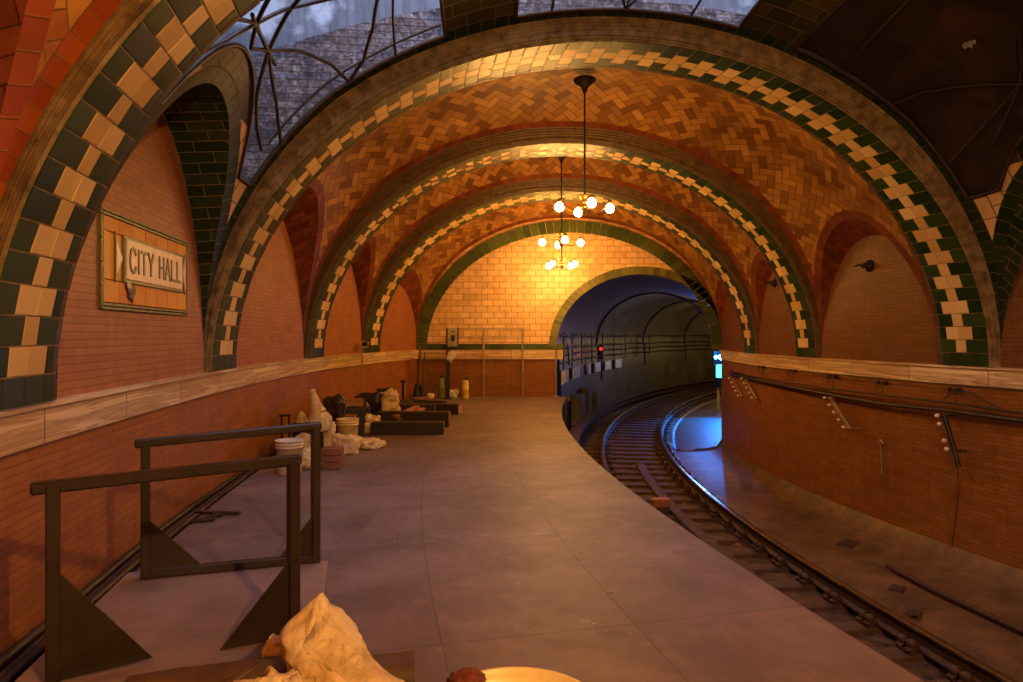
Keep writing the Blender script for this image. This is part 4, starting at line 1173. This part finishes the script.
# red lamp
p, t = tw(6.0, .35, .95); e = empty('tunnel_signal', p, -t); tag(e, 'small red signal lamp on the left side of the tunnel', 'signal')
m_ = MB(); m_.box((0, 0, 0), (.14, .16, .5), bev=.02); m_.tube([(0, 0, -.25), (0, 0, -1.0)], .03, 8); m_.build('housing', 'black', e)
m_ = MB(); m_.lathe((0, -.085, .1), [(.001, -.01), (.04, 0), (.045, .01)], 12, R=Matrix.Rotation(pi/2, 3, 'X')); m_.build('lens', 'red_on', e)
point('red_glow', p+Vector((0.12, -.25, .1)), 3, (1, .05, .03), .04)
# blue signal on the right
sp_ = sY(26.0); x, y, t = rp(sp_, -1.02)
x = 0.3035*y
e = empty('track_signal', (x, y, BED), 0); tag(e, 'tall track signal with bright blue lamp and cyan panel at the tunnel bend', 'signal')
def zz(py): return EYE+(335-py)*y/FPX-BED
m_ = MB(); m_.tube([(0, 0, 0), (0, 0, zz(372))], .06, 10); m_.box((0, 0, .03), (.3, .3, .06), bev=.01); m_.build('post', 'yellowcyl', e)
m_ = MB(); m_.box((-.02, 0, zz(358)), (.42, .22, .56), bev=.03); h_ = m_.build('signal_head', 'black', e)
for dx, r in ((.07, .10), (-.13, .06)):
    m_ = MB(); m_.lathe((dx, -.125, zz(357)), [(.001, -.03), (r*.7, -.02), (r, .0), (r*1.1, .01)], 16, R=Matrix.Rotation(pi/2, 3, 'X') if False else None)
    m_.v = [(dx+(v[0]-dx), -.125+(v[2]-zz(357)), zz(357)+(v[1]+.125)) for v in m_.v]
    tag(m_.build('lens', 'blue_on', h_), 'lit blue lens')
m_ = MB(); m_.box((0, -.10, zz(371)), (.20, .16, .50), bev=.02); m_.build('number_panel', 'cyan_on', e)
m_ = MB(); m_.box((0, -.10, zz(382)), (.20, .18, .36), bev=.02); m_.build('lower_box', 'blue_on' if False else 'black', e)
point('blue_glow', (x-.15, y-.7, EYE-.6), 90, (.0, .20, 1.0), .08)
sl = bpy.data.lights.new('blue_spot', 'SPOT'); sl.energy = 1700; sl.color = (.0, .22, 1.0); sl.spot_size = 0.9; sl.spot_blend = .6; sl.shadow_soft_size = .08
so = bpy.data.objects.new('blue_spot', sl); so.location = (x-.15, y-.5, EYE-.35); C.objects.link(so)
so.rotation_euler = (Vector((5.9, 21.3, BED))-so.location).to_track_quat('-Z', 'Y').to_euler()
point('blue_glow', (x-1.9, y-3.2, EYE+.3), 48, (.04, .14, 1.0), .12)  # added fill for the blue on the tunnel ceiling, no fixture here
# warm work lamps on the tunnel wall
for i, (d, side) in enumerate(((8.5, 'r'), (15, 'r'), (21, 'r'))):
    x, y, t = rp(sY(END)+d, .66+(1.8 if side == 'l' else -1.8)); e = empty('tunnel_lamp', (x, y, 1.95), -t); tag(e, 'small warm lamp fixed to the tunnel wall, ' + ['nearest past the bend', 'second past the bend', 'deepest in'][i], 'lamp')
    m_ = MB(); m_.box((0, 0, .06), (.10, .10, .06), bev=.01); m_.build('housing', 'black', e)
    m_ = MB(); m_.lathe((0, 0, 0), [(.001, -.05), (.03, -.03), (.035, 0), (.02, .03)], 10); m_.build('bulb', 'tube_on', e)
    x2, y2, t2 = rp(sY(END)+d, .66+(1.5 if side == 'l' else -1.5)); point('tunnel_warm', (x2, y2, 1.75), 80, (1, .60, .18), .06)

# ------------------------------------------------------------------ blobs: sacks, bags, rags
def blob(c, rad, rz=0, ry=0, rx=0, e=.6, amp=.12, fr=2.0, seed=0, n=40, ridge=.5, flat=None, name='sack', mat='sack', parent=None, taper=0.0):
    R = Matrix.Rotation(rz, 3, 'Z') @ Matrix.Rotation(ry, 3, 'Y') @ Matrix.Rotation(rx, 3, 'X')
    mb = MB(); P = []; sgp = lambda v, q: math.copysign(abs(v)**q, v)
    for i in range(n+1):
        th = -pi/2+pi*i/n; row = []
        for j in range(2*n):
            a = pi*j/n
            q = Vector((rad[0]*sgp(cos(th), e)*sgp(cos(a), e), rad[1]*sgp(cos(th), e)*sgp(sin(a), e), rad[2]*sgp(sin(th), e)))
            if taper: k = 1-taper*(q.z/rad[2]+1)/2; q.x *= k; q.y *= k
            u = q*fr+Vector((seed*7.1, seed*3.3, seed*1.7))
            nn = noise.noise(u); rg = 1-abs(noise.noise(u*2.1))*2.2; r2 = 1-abs(noise.noise(u*4.7+Vector((5, 1, 2))))*2.2
            q = q*(1+amp*(nn*1.2+ridge*(rg-.5)+ridge*.45*(r2-.5)))
            p = R @ q
            p = Vector(c)+p
            if flat is not None and p.z < flat: p.z = flat+(p.z-flat)*.05
            row.append(p)
        row.append(row[0]); P.append(row)
    grid(mb, P, [[(p[0], p[1]) for p in r] for r in P], smooth=True)
    return mb.build(name, mat, parent)

# ------------------------------------------------------------------ foreground: ramp with handrails
def bar3(a, b, wd, ht, up=Vector((0, 0, 1)), bev=.004):
    a = Vector(a); b = Vector(b); d = (b-a); L_ = d.length; d.normalize(); sd = d.cross(up).normalized(); u = sd.cross(d)
    mb = MB(); mb.box((0, 0, 0), (L_, wd, ht), bev=bev); R = Matrix((d, sd, u)).transposed(); c = (a+b)/2
    mb.v = [tuple(c+R @ Vector(v)) for v in mb.v]; return mb
def gusset(base, d, h, l):
    n_ = Vector((-d.y, d.x, 0))*.006; A = [base, base+d*l, base+Vector((0, 0, h))]
    m = MB(); m.add([p-n_ for p in A]+[p+n_ for p in A], [(0, 1, 2), (5, 4, 3), (0, 3, 4, 1), (1, 4, 5, 2), (2, 5, 3, 0)]); return m
def handrail(pl, pr, zt_l, zt_r, lab, over_l, low=True, gl=.34, gh=.40, grl=.30, grh=.30):
    pl, pr = Vector(pl), Vector(pr); d = Vector((pr.x-pl.x, pr.y-pl.y, 0)).normalized()
    e = empty('handrail', ((pl.x+pr.x)/2, (pl.y+pr.y)/2, min(pl.z, pr.z))); tag(e, lab, 'handrail', 'handrails on the ramp')
    tl_, tr_ = Vector((pl.x, pl.y, zt_l)), Vector((pr.x, pr.y, zt_r))
    for p, tp in ((pl, tl_), (pr, tr_)): bar3(p, tp-Vector((0, 0, .02)), .064, .05, up=d).build('post', 'brown_steel', e, world=True)
    bar3(tl_-d*over_l-Vector((0, 0, .025)), tr_+d*.035-Vector((0, 0, .025)), .055, .05, bev=.008).build('top_rail', 'brown_steel', e, world=True)
    if low: bar3(pl+Vector((0, 0, .025)), pr+Vector((0, 0, .025)), .055, .05, bev=.006).build('bottom_rail', 'brown_steel', e, world=True)
    gusset(pl+d*.02, d, gh, gl).build('gusset', 'brown_steel', e, world=True)
    gusset(pr-d*.02, -d, grh, grl).build('gusset', 'brown_steel', e, world=True)
handrail((-2.115, 3.94, .13), (-1.27, 4.42, .06), .93, .965, 'brown steel handrail on the far side of the ramp, with a low bottom bar', .055, True, .30, .33, .26, .30)
handrail((-1.85, 2.75, .13), (-1.065, 3.33, .07), .945, .945, 'brown steel handrail on the near side of the ramp, closest to the camera', .075, False, .34, .44, .33, .36)
rm = MB()
Q = [(-2.26, 4.02, .13), (-1.20, 4.46, .055), (-.90, 3.18, .055), (-1.98, 2.62, .13)]
rm.add(Q+[(x, y, .002) for x, y, z in Q], [(3, 2, 1, 0), (4, 5, 6, 7), (0, 1, 5, 4), (1, 2, 6, 5), (2, 3, 7, 6), (3, 0, 4, 7)])
o = rm.build('ramp', 'ply'); tag(o, 'low scuffed plywood ramp between the two brown handrails by the left wall', 'ramp')
# gutter pipes
for i, (ins, z, r) in enumerate(((.05, -.06, .028), (.11, -.08, .022), (.16, -.07, .030), (.225, -.085, .024))):
    m_ = MB(); pts = []; y = -1.0
    while y < 12: pts.append((xL(y)+ins+.008*sin(y*2+i), y, z)); y += .4
    m_.tube(pts, r, 7); o = m_.build('gutter_pipe', ['cable', 'rail_rust', 'cable', 'rail_rust'][i]); tag(o, 'dark pipe in the floor gutter along the left wall, ' + ['closest to the wall', 'second from the wall', 'third from the wall', 'farthest from the wall'][i], 'pipe', 'pipes in the gutter')
# scrap iron lying on the gutter edge behind the ramp
e = empty('scrap_frame', at(207, 518, .03)); tag(e, 'dark flat iron scrap lying on the floor by the left wall behind the ramp', 'scrap')
for a_, b_ in (((195, 512), (240, 513)), ((197, 520), (222, 514)), ((190, 521), (215, 519)), ((215, 512), (214, 517))):
    bar3(at(*a_, .02), at(*b_, .02), .04, .02).build('bar', 'iron', e, world=True)

# crumpled cement bags, rolled tarp, drum
def paper_bag():
    c = Vector((-.705, 2.66, .225)); n, m = 44, 60; P = []; mb = MB()
    av = Vector((-.56, .30, .77)).normalized(); aw = Vector((.75, .1, .62)); aw = (aw-av*aw.dot(av)).normalized(); at3 = av.cross(aw)
    for i in range(n+1):
        v = -1+2*i/n; row = []
        for j in range(m):
            a = 2*pi*j/m
            w_ = .160-.045*v+.012*sin(v*5); th = .105*(1-max(0, v)**2.6)**.8*(1-max(0, -v)**6)**.5+.008
            sx = math.copysign(abs(cos(a))**.55, cos(a)); sy = math.copysign(abs(sin(a))**.8, sin(a))
            q = Vector((w_*sx, th*sy, .25*v+.015*sx*max(0, v)))
            u = q*4.2+Vector((2, 5, 1)); f = 1-abs(noise.noise(u))*2.6; f2 = 1-abs(noise.noise(u*2.6+Vector((3, 3, 3))))*2.4; f3 = 1-abs(noise.noise(u*5.5))*2
            nrm = Vector((sx*.45, sy, 0)); q += nrm*(.030*(f-.4)+.018*(f2-.4)+.008*(f3-.4))
            p = c+aw*q.x+at3*q.y+av*q.z
            if p.z < .012: p.z = .012
            row.append(p)
        row.append(row[0]); P.append(row)
    grid(mb, P, [[(i*.1, j*.1) for j in range(m+1)] for i in range(n+1)])
    for r in (P[0], P[-1]): mb.add(r[:-1], [tuple(range(m))])
    return mb
o = paper_bag().build('paper_sack', 'paper'); tag(o, 'large crumpled tan paper cement sack standing up beside the near handrail', 'sack')
o = blob((-.84, 2.52, .125), (.18, .12, .14), rz=.4, ry=.15, e=.75, amp=.32, fr=5, seed=4, ridge=.8, flat=.0, name='paper_sack', mat='paper'); tag(o, 'flattened tan paper sack in front of the standing one at the bottom edge', 'sack')
o = blob((-.985, 2.83, .235), (.045, .04, .055), e=.8, amp=.5, fr=12, seed=9, n=20, name='paper_scrap', mat='paper'); tag(o, 'small crumpled tan paper wad beside the standing sack', 'paper')
o = blob((-1.00, 2.80, .10), (.10, .09, .10), e=.7, amp=.35, fr=6, seed=19, n=20, flat=0, name='debris_lump', mat='darkbag'); tag(o, 'dark lump of debris under the small paper wad', 'debris')
m_ = MB(); pts = []; rr = []
for i in range(25):
    f = i/24; pts.append((-1.50+1.10*f, 2.66+.16*f, .115+.0*f)); rr.append(.105*(1-.08*sin(f*9))*(.75+.25*min(1, f*6)))
m_.tube(pts, rr, 16); o = m_.build('rolled_tarp', 'leather'); tag(o, 'rolled brown tarp lying across the near end of the ramp', 'tarp')
n_ = 14; P = []; mb = MB()
for i in range(n_+1):
    P.append([(-1.78+.52*i/n_+.02*j, 2.42+.30*j/n_, .02+.20*(i/n_)*(.5+.5*j/n_)+.03*noise.noise(Vector((i*.3, j*.3, 1)))) for j in range(n_+1)])
grid(mb, P, [[(i*.1, j*.1) for j in range(n_+1)] for i in range(n_+1)])
o = mb.build('tarp_sheet', 'leather'); sol = o.modifiers.new('t', 'SOLIDIFY'); sol.thickness = .012; tag(o, 'loose brown tarp sheet beside the rolled tarp at the lower left', 'tarp')
dr = empty('drum', (0.012, 1.81, 0)); tag(dr, 'pale yellow round drum of dried compound at the bottom edge', 'drum')
m_ = MB(); R0 = .243; m_.lathe((0, 0, 0), [(0.001, 0), (R0*.95, 0), (R0*.96, .02), (R0*.96, .17), (R0*.985, .18), (R0*.96, .19), (R0*.96, .35), (R0*.985, .36), (R0*.96, .37), (R0*.965, .50), (R0, .505), (R0*1.012, .52), (R0, .532), (R0*.975, .528), (R0*.965, .45)], 48); m_.build('body', 'cream_plastic', dr)
P = []; mb = MB()
for i in range(13):
    r = R0*.97*i/12; P.append([(r*cos(2*pi*j/40), r*sin(2*pi*j/40), .485+.012*noise.noise(Vector((r*8*cos(2*pi*j/40), r*8*sin(2*pi*j/40), 2)))) for j in range(41)])
grid(mb, P, [[(p[0], p[1]) for p in r] for r in P]); mb.build('contents', 'dried', dr)
o = blob((-.150, 1.945, .535), (.045, .035, .030), e=.8, amp=.7, fr=14, seed=2, n=24, name='rag', mat='redrag'); tag(o, 'rusty red rag lump on the left rim of the yellow drum', 'rag')

# ------------------------------------------------------------------ debris along the left wall
def bucket(px_, pyb, lab, mat, r=.15, h=.37, contents=None, z=0.0):
    p = at(px_, pyb, z); e = empty('bucket', (p.x, p.y+r, z)); tag(e, lab, 'bucket')
    m_ = MB(); m_.lathe((0, 0, 0), [(.001, .003), (r*.86, .003), (r*.88, .012), (r*.96, h*.78), (r*1.03, h*.785), (r*1.03, h*.80), (r*.97, h*.81), (r*.98, h*.87), (r*1.04, h*.875), (r*1.04, h*.89), (r*.985, h*.90), (r*.99, h*.965), (r*1.05, h*.97), (r*1.05, h), (r*.97, h), (r*.93, h*.6), (r*.84, .02), (.001, .02)], 32); m_.build('body', mat, e)
    m_ = MB(); m_.tube([(r*1.05*cos(a), r*1.05*sin(a)*.4-.5*r*0, h*.85-.12*sin(a)) for a in [pi*i/14 for i in range(15)]], .004, 5); m_.v = [(v[0], v[1]-r*.9, v[2]) if False else v for v in m_.v]; m_.build('handle', 'galv', e)
    if contents:
        m_ = MB(); m_.lathe((0, 0, 0), [(.001, h*.93), (r*.5, h*.92), (r*.955, h*.88)], 24); m_.build('contents', contents, e)
    return e
bucket(285, 476, 'white plastic bucket by the left wall, seen between the two handrails', 'bucket')
bucket(345, 447, 'cream plastic bucket among the sacks, farther from the camera', 'cream_plastic', contents='sack')
def timber(a, b, w_, h_, z, name, lab, mat, cat='timber', group=None, end=None, lift=0):
    A = at(*a, z); B = at(*b, z); A.z = B.z = z+h_/2+lift
    o = bar3(A, B, w_, h_, bev=.008); c = (A+B)/2; e = empty(name, (c.x, c.y, z)); tag(e, lab, cat, group)
    o.build('beam', mat, e, world=True)
    if end:
        d = (B-A).normalized(); bar3(B, B+d*.012, w_*.97, h_*.97, bev=.003).build('cut_end', end, e, world=True)
    return e
def sack(px_, py_, wpx, hpx, lab, mat='sack', z=0.0, depth=.7, seed=1, e=.75, amp=.3, fr=4.5, taper=0.0, name='sack', cat='sack', ry=0):
    p = at(px_, py_, z); s_ = FPX/p.y; w_ = wpx/s_/2; h_ = hpx/s_/2
    o = blob((p.x, p.y+w_*depth, z+h_*.92), (w_, w_*depth, h_), rz=random.uniform(-.3, .3), ry=ry, e=e, amp=amp, fr=fr/max(.12, w_)*.25, seed=seed, n=26, flat=z+.002, name=name, mat=mat, taper=taper)
    return tag(o, lab, cat)
timber((372, 434), (444, 434), .20, .19, 0, 'timber_beam', 'dark square timber beam on the platform, nearest of the stacked beams', 'dark_timber', group='dark beams beside the debris pile')
timber((378, 426), (449, 426.5), .20, .25, 0, 'timber_beam', 'dark square timber beam directly behind the nearest beam', 'dark_timber', group='dark beams beside the debris pile', end='brickred')
timber((385, 414), (435, 414), .22, .19, 0, 'timber_beam', 'dark timber beam with a reddish cut end, far side of the pile', 'dark_timber', end='brickred')
timber((395, 412), (460, 414), .22, .19, 0, 'timber_beam', 'dark timber beam with a pale cut end, far side of the pile', 'dark_timber', end='pale_wood')
timber((399, 421), (423, 410), .10, .05, .10, 'plank', 'short orange plank lying askew on the pile by the beams', 'wood', 'plank')
timber((396, 418), (417, 408), .10, .05, .16, 'plank', 'upper orange plank leaning on the other short plank', 'wood', 'plank')
timber((402, 403), (445, 404), .25, .07, .02, 'plank', 'long dark board lying flat in front of the brooms', 'dark_timber', 'plank')
timber((332, 437), (362, 435), .35, .42, 0, 'crate', 'dark wooden crate under the timber offcuts behind the cream bucket', 'dark_timber', 'crate')
timber((334, 407), (363, 406), .15, .12, .43, 'plank', 'orange timber offcut resting on the dark crate', 'wood', 'plank')
timber((334, 418), (356, 418), .10, .05, .30, 'plank', 'thin orange board between the dark crate and the sacks', 'wood', 'plank')
timber((297, 448), (325, 445), .35, .32, 0, 'crate', 'dark box supporting the upright twisted sack', 'dark_timber', 'crate')
sack(318, 432, 22, 20, 'pale sackcloth bundle with a twisted upright neck on the dark box', z=.30, seed=3, amp=.22)
p = at(316, 430, .30); s_ = FPX/p.y
m_ = MB(); m_.tube([(p.x, p.y+.1, .52), (p.x-.03, p.y+.1, .62), (p.x-.06, p.y+.1, .72), (p.x-.08, p.y+.1, .82)], [.11, .07, .05, .035], 12)
o = m_.build('sack_neck', 'sack'); 
base = [x for x in bpy.data.objects if x.get('label', '').startswith('pale sackcloth bundle with a twisted')][0]; o.parent = base
sack(301, 452, 22, 18, 'rumpled pale sack leaning on the left wall side of the twisted bundle', z=0.05, seed=5)
sack(300, 446, 18, 30, 'tall pale sack against the left wall behind the white bucket', z=0.0, seed=6, amp=.35)
sack(329, 454, 13, 30, 'slumped pale sack left of the cream bucket', seed=8, amp=.35)
sack(345, 455, 30, 20, 'crumpled pale sack lying in front of the cream bucket', seed=11, amp=.4)
sack(364, 450, 30, 9, 'flat pale sack corner trailing onto the floor right of the cream bucket', seed=12, amp=.5)
sack(300, 470, 28, 20, 'loose pale sack beside the white bucket', seed=14, amp=.4)
sack(367, 434, 26, 10, 'small pale rag on the floor at the end of the near dark beam', seed=15, amp=.4)
sack(371, 431, 14, 15, 'tan torn bag end sticking out of the dark bag pile', mat='paper', seed=16, amp=.5)
sack(333, 420, 20, 26, 'dark round rubble bag on top of the crate by the wall', mat='darkbag', z=.34, seed=17)
sack(366, 424, 34, 30, 'large dark plastic rubbish bag in the middle of the pile', mat='darkbag', z=.0, seed=18, amp=.35)
sack(384, 415, 22, 28, 'dark plastic rubbish bag against the left wall behind the beams', mat='darkbag', z=.12, seed=20, amp=.3)
sack(389, 419, 18, 30, 'tan crumpled paper bag at the right of the rubbish bags', mat='paper', z=.10, seed=21, amp=.5)
sack(352, 425, 26, 22, 'dark bundle behind the cream bucket', mat='darkbag', z=.1, seed=24, amp=.35)
sack(398, 410, 26, 10, 'low dark rubble heap behind the orange planks', mat='darkbag', seed=22, amp=.5, name='rubble_heap', cat='debris')
# brick stack
e0 = None
p = at(330, 470, 0)
for i in range(3):
    for j in range(2):
        m_ = MB(); m_.box((0, 0, .04), (.22, .10, .075), bev=.006); o = m_.build('brick', 'brickred'); o.location = (p.x+random.uniform(-.01, .01), p.y+.07+j*.115, .001+i*.079); o.rotation_euler = (0, 0, random.uniform(-.03, .03))
        tag(o, 'red brick in the small stack on the floor, ' + ['bottom', 'middle', 'top'][i] + (' front' if j == 0 else ' back') + ' of the stack', 'brick', 'stacked bricks')
# stand with a round head beside the wall
p = at(357, 397, .33); pb_ = wallp('left', 357, 380)
e = empty('floor_stand', (pb_.x+.12, pb_.y, .0)); tag(e, 'thin metal pole with a small round lamp head by the left wall', 'lamp stand')
zt = EYE+(335-344)*pb_.y/FPX
m_ = MB(); m_.tube([(0, 0, .02), (-.02, 0, zt)], .018, 8); m_.build('pole', 'galv', e)
m_ = MB(); m_.lathe((0, 0, 0), [(.001, 0), (.08, 0), (.075, .03), (.02, .05)], 16); m_.build('base', 'rail_rust', e)
m_ = MB(); m_.lathe((.05, -.02, zt), [(.001, -.07), (.06, -.06), (.08, 0), (.085, .06)], 14, R=Matrix.Rotation(-pi/2.4, 3, 'X')); m_.build('lamp_head', 'black', e)
m_ = MB(); m_.lathe((.05, -.02, zt), [(.001, .045), (.05, .05), (.075, .055)], 14, R=Matrix.Rotation(pi/2.0, 3, 'X')); m_.build('reflector', 'bucket', e)
# brooms and shovels in the far left corner
def broom(pxt, pyt, pxb, pyb, lab, mat, head, hw=.16, hh=.22):
    a = at(pxb, pyb, .02); t_ = atY(pxt, pyt, min(a.y+.28, END-.1)); e = empty('broom', (a.x, a.y, 0)); tag(e, lab, 'broom')
    m_ = MB(); m_.tube([a+Vector((0, 0, hh)), t_], .014, 7); m_.build('handle', mat, e, world=True)
    m_ = MB(); n = 8; P = []
    for i in range(5):
        f = i/4; P.append([a+Vector(((hw/2)*(.35+.65*f)*cos(2*pi*k/12), .05*sin(2*pi*k/12)*(.6+.4*f), hh*(1-f)+.0)) for k in range(13)])
    grid(m_, P, [[(p[0], p[2]) for p in r] for r in P]); m_.build('head', head, e, world=True)
broom(420, 346, 421, 396, 'broom with a pale wooden handle leaning in the far left corner', 'wood', 'darkbag')
broom(425, 352, 422, 397, 'broom with a dark handle crossing the pale one in the far left corner', 'dark_timber', 'darkbag', .2, .3)
broom(421, 350, 417, 398, 'dark shovel leaning on the wall left of the brooms', 'black', 'black', .24, .35)
# box on a post
py0 = 399; a = at(447, py0, 0); Yb = a.y
e = empty('control_box', (a.x, a.y, 0)); tag(e, 'grey control box with a dark gauge on a thin post before the far wall', 'control box')
zb_ = EYE+(335-346.5)*Yb/FPX; zt_ = EYE+(335-328)*Yb/FPX
m_ = MB(); m_.tube([(0, 0, 0), (0, 0, zt_)], .022, 8); m_.tube([(.04, 0, 0), (.06, 0, zb_)], .02, 8); m_.box((0.02, 0, .01), (.2, .2, .02)); m_.build('post', 'iron', e)
m_ = MB(); m_.box((.14, -.02, (zb_+zt_)/2), (.26, .14, zt_-zb_), bev=.015); bx = m_.build('box', 'grey_box', e)
m_ = MB(); m_.box((.15, -.10, (zb_+zt_)/2-.02), (.09, .02, .14), bev=.006); m_.lathe((.15, -.10, (zb_+zt_)/2+.13), [(.001, -.012), (.035, -.01), (.035, .01)], 12); m_.build('gauge', 'black', bx)
m_ = MB(); m_.box((.265, -.02, (zb_+zt_)/2), (.02, .15, zt_-zb_+.01), bev=.004); m_.box((0.015, -.03, (zb_+zt_)/2), (.02, .15, zt_-zb_+.01), bev=.004); m_.build('side_flange', 'rail_rust', bx)
pq_ = atY(450, 357, Yb-.03); o = blob(pq_, (.09, .04, .13), ry=.5, e=.7, amp=.6, fr=9, seed=31, n=18, name='paper_wad', mat='bucket'); tag(o, 'crumpled white paper tucked against the post under the control box', 'paper')
# pipe frame before the far wall
Yf = at(483, 398, 0).y; e = empty('pipe_frame', (at(500, 398, 0).x, Yf, 0)); tag(e, 'thin pipe frame of two posts and two rails before the yellow tiled wall', 'pipe frame')
zt1 = EYE+(335-328.5)*Yf/FPX; zt2 = EYE+(335-338)*Yf/FPX
def X_(px_): return (px_-511.5)*Yf/FPX
for px_ in (483.5, 522.5):
    m_ = MB(); m_.tube([(X_(px_), Yf, 0), (X_(px_), Yf, zt1)], .022, 8); m_.build('post', 'galv', e, world=True)
for z, x0 in ((zt1, 458), (zt2, 459)):
    m_ = MB(); m_.tube([(X_(x0), Yf, z), (X_(523), Yf, z)], .014, 8); m_.build('rail', 'galv', e, world=True)
pe_ = at(557.5, 397, 0); m_ = MB(); m_.tube([(0, 0, 0), (0, 0, 1.16)], .02, 8); m_.box((0, 0, .01), (.1, .1, .02)); o = m_.build('corner_post', 'galv'); o.location = (1.10, END-.10, 0); tag(o, 'thin metal post at the right end of the far wall beside the tunnel mouth', 'post')
def cylinder(px_, pyb, lab, mat, r, h):
    a = at(px_, pyb, 0); e = empty('fire_extinguisher', (a.x, min(a.y, END-.25), 0)); tag(e, lab, 'fire extinguisher')
    m_ = MB(); m_.lathe((0, 0, 0), [(.001, 0), (r*.95, 0), (r, .02), (r, h*.42), (r*1.03, h*.43), (r*1.03, h*.46), (r, h*.47), (r, h*.75), (r*.8, h*.85), (r*.3, h*.9), (.001, h*.9)], 18); m_.build('tank', mat, e)
    m_ = MB(); m_.lathe((0, 0, 0), [(r*.28, h*.88), (r*.3, h*.97), (.001, h*.98)], 10); m_.box((.02, 0, h), (.12, .03, .03), bev=.004, ry=-.3); m_.build('valve', 'black', e)
    m_ = MB(); m_.tube([(0, -.02, h*.95), (r*1.1, -.04, h*.9), (r*1.25, -.04, h*.6), (r*1.1, -.03, h*.3)], .01, 6); m_.build('hose', 'black', e)
cylinder(465.5, 398.5, 'bright yellow fire extinguisher standing before the far wall', 'yellowcyl', .088, .50)
cylinder(441.5, 398, 'dull green cylinder standing left of the control box post', 'greencyl', .085, .55)
sack(453, 398.5, 10, 9, 'small white plastic bag on the floor right of the control box post', mat='bucket', seed=41, amp=.35)
sack(437, 398, 7, 8, 'small orange-brown bag beside the green cylinder', mat='wood', seed=42, amp=.3)
sack(430, 399, 7, 6, 'small tan bag between the brooms and the green cylinder', mat='paper', seed=43, amp=.3)
o = timber((412, 402), (428, 401), .2, .10, 0, 'plank', 'short reddish block at the foot of the brooms', 'brickred', 'plank')
a = at(403, 402, 0); e = empty('tool_stand', (a.x, a.y, 0)); tag(e, 'small dark upright tool with a pale grip by the left wall', 'tool')
m_ = MB(); m_.tube([(0, 0, 0), (0, 0, .45)], .03, 8); m_.box((0, 0, .02), (.16, .12, .04), bev=.01); m_.box((0, 0, .47), (.12, .05, .05), bev=.01); m_.build('body', 'black', e)
m_ = MB(); m_.tube([(.05, -.03, .12), (.05, -.03, .35)], .018, 8); m_.build('grip', 'galv', e)
# metal stand / crate beside the wall left of the tall sack
a = at(283, 448, 0); e = empty('wire_stand', (a.x+.0, a.y+.1, 0)); tag(e, 'grey upright metal stand against the left wall behind the white bucket', 'stand')
for dx in (-.05, .05): m_ = MB(); m_.tube([(dx, 0, 0), (dx, 0, .42)], .014, 7); m_.build('leg', 'iron', e)
m_ = MB(); m_.box((0, 0, .43), (.15, .12, .025), bev=.006); m_.build('top', 'iron', e)
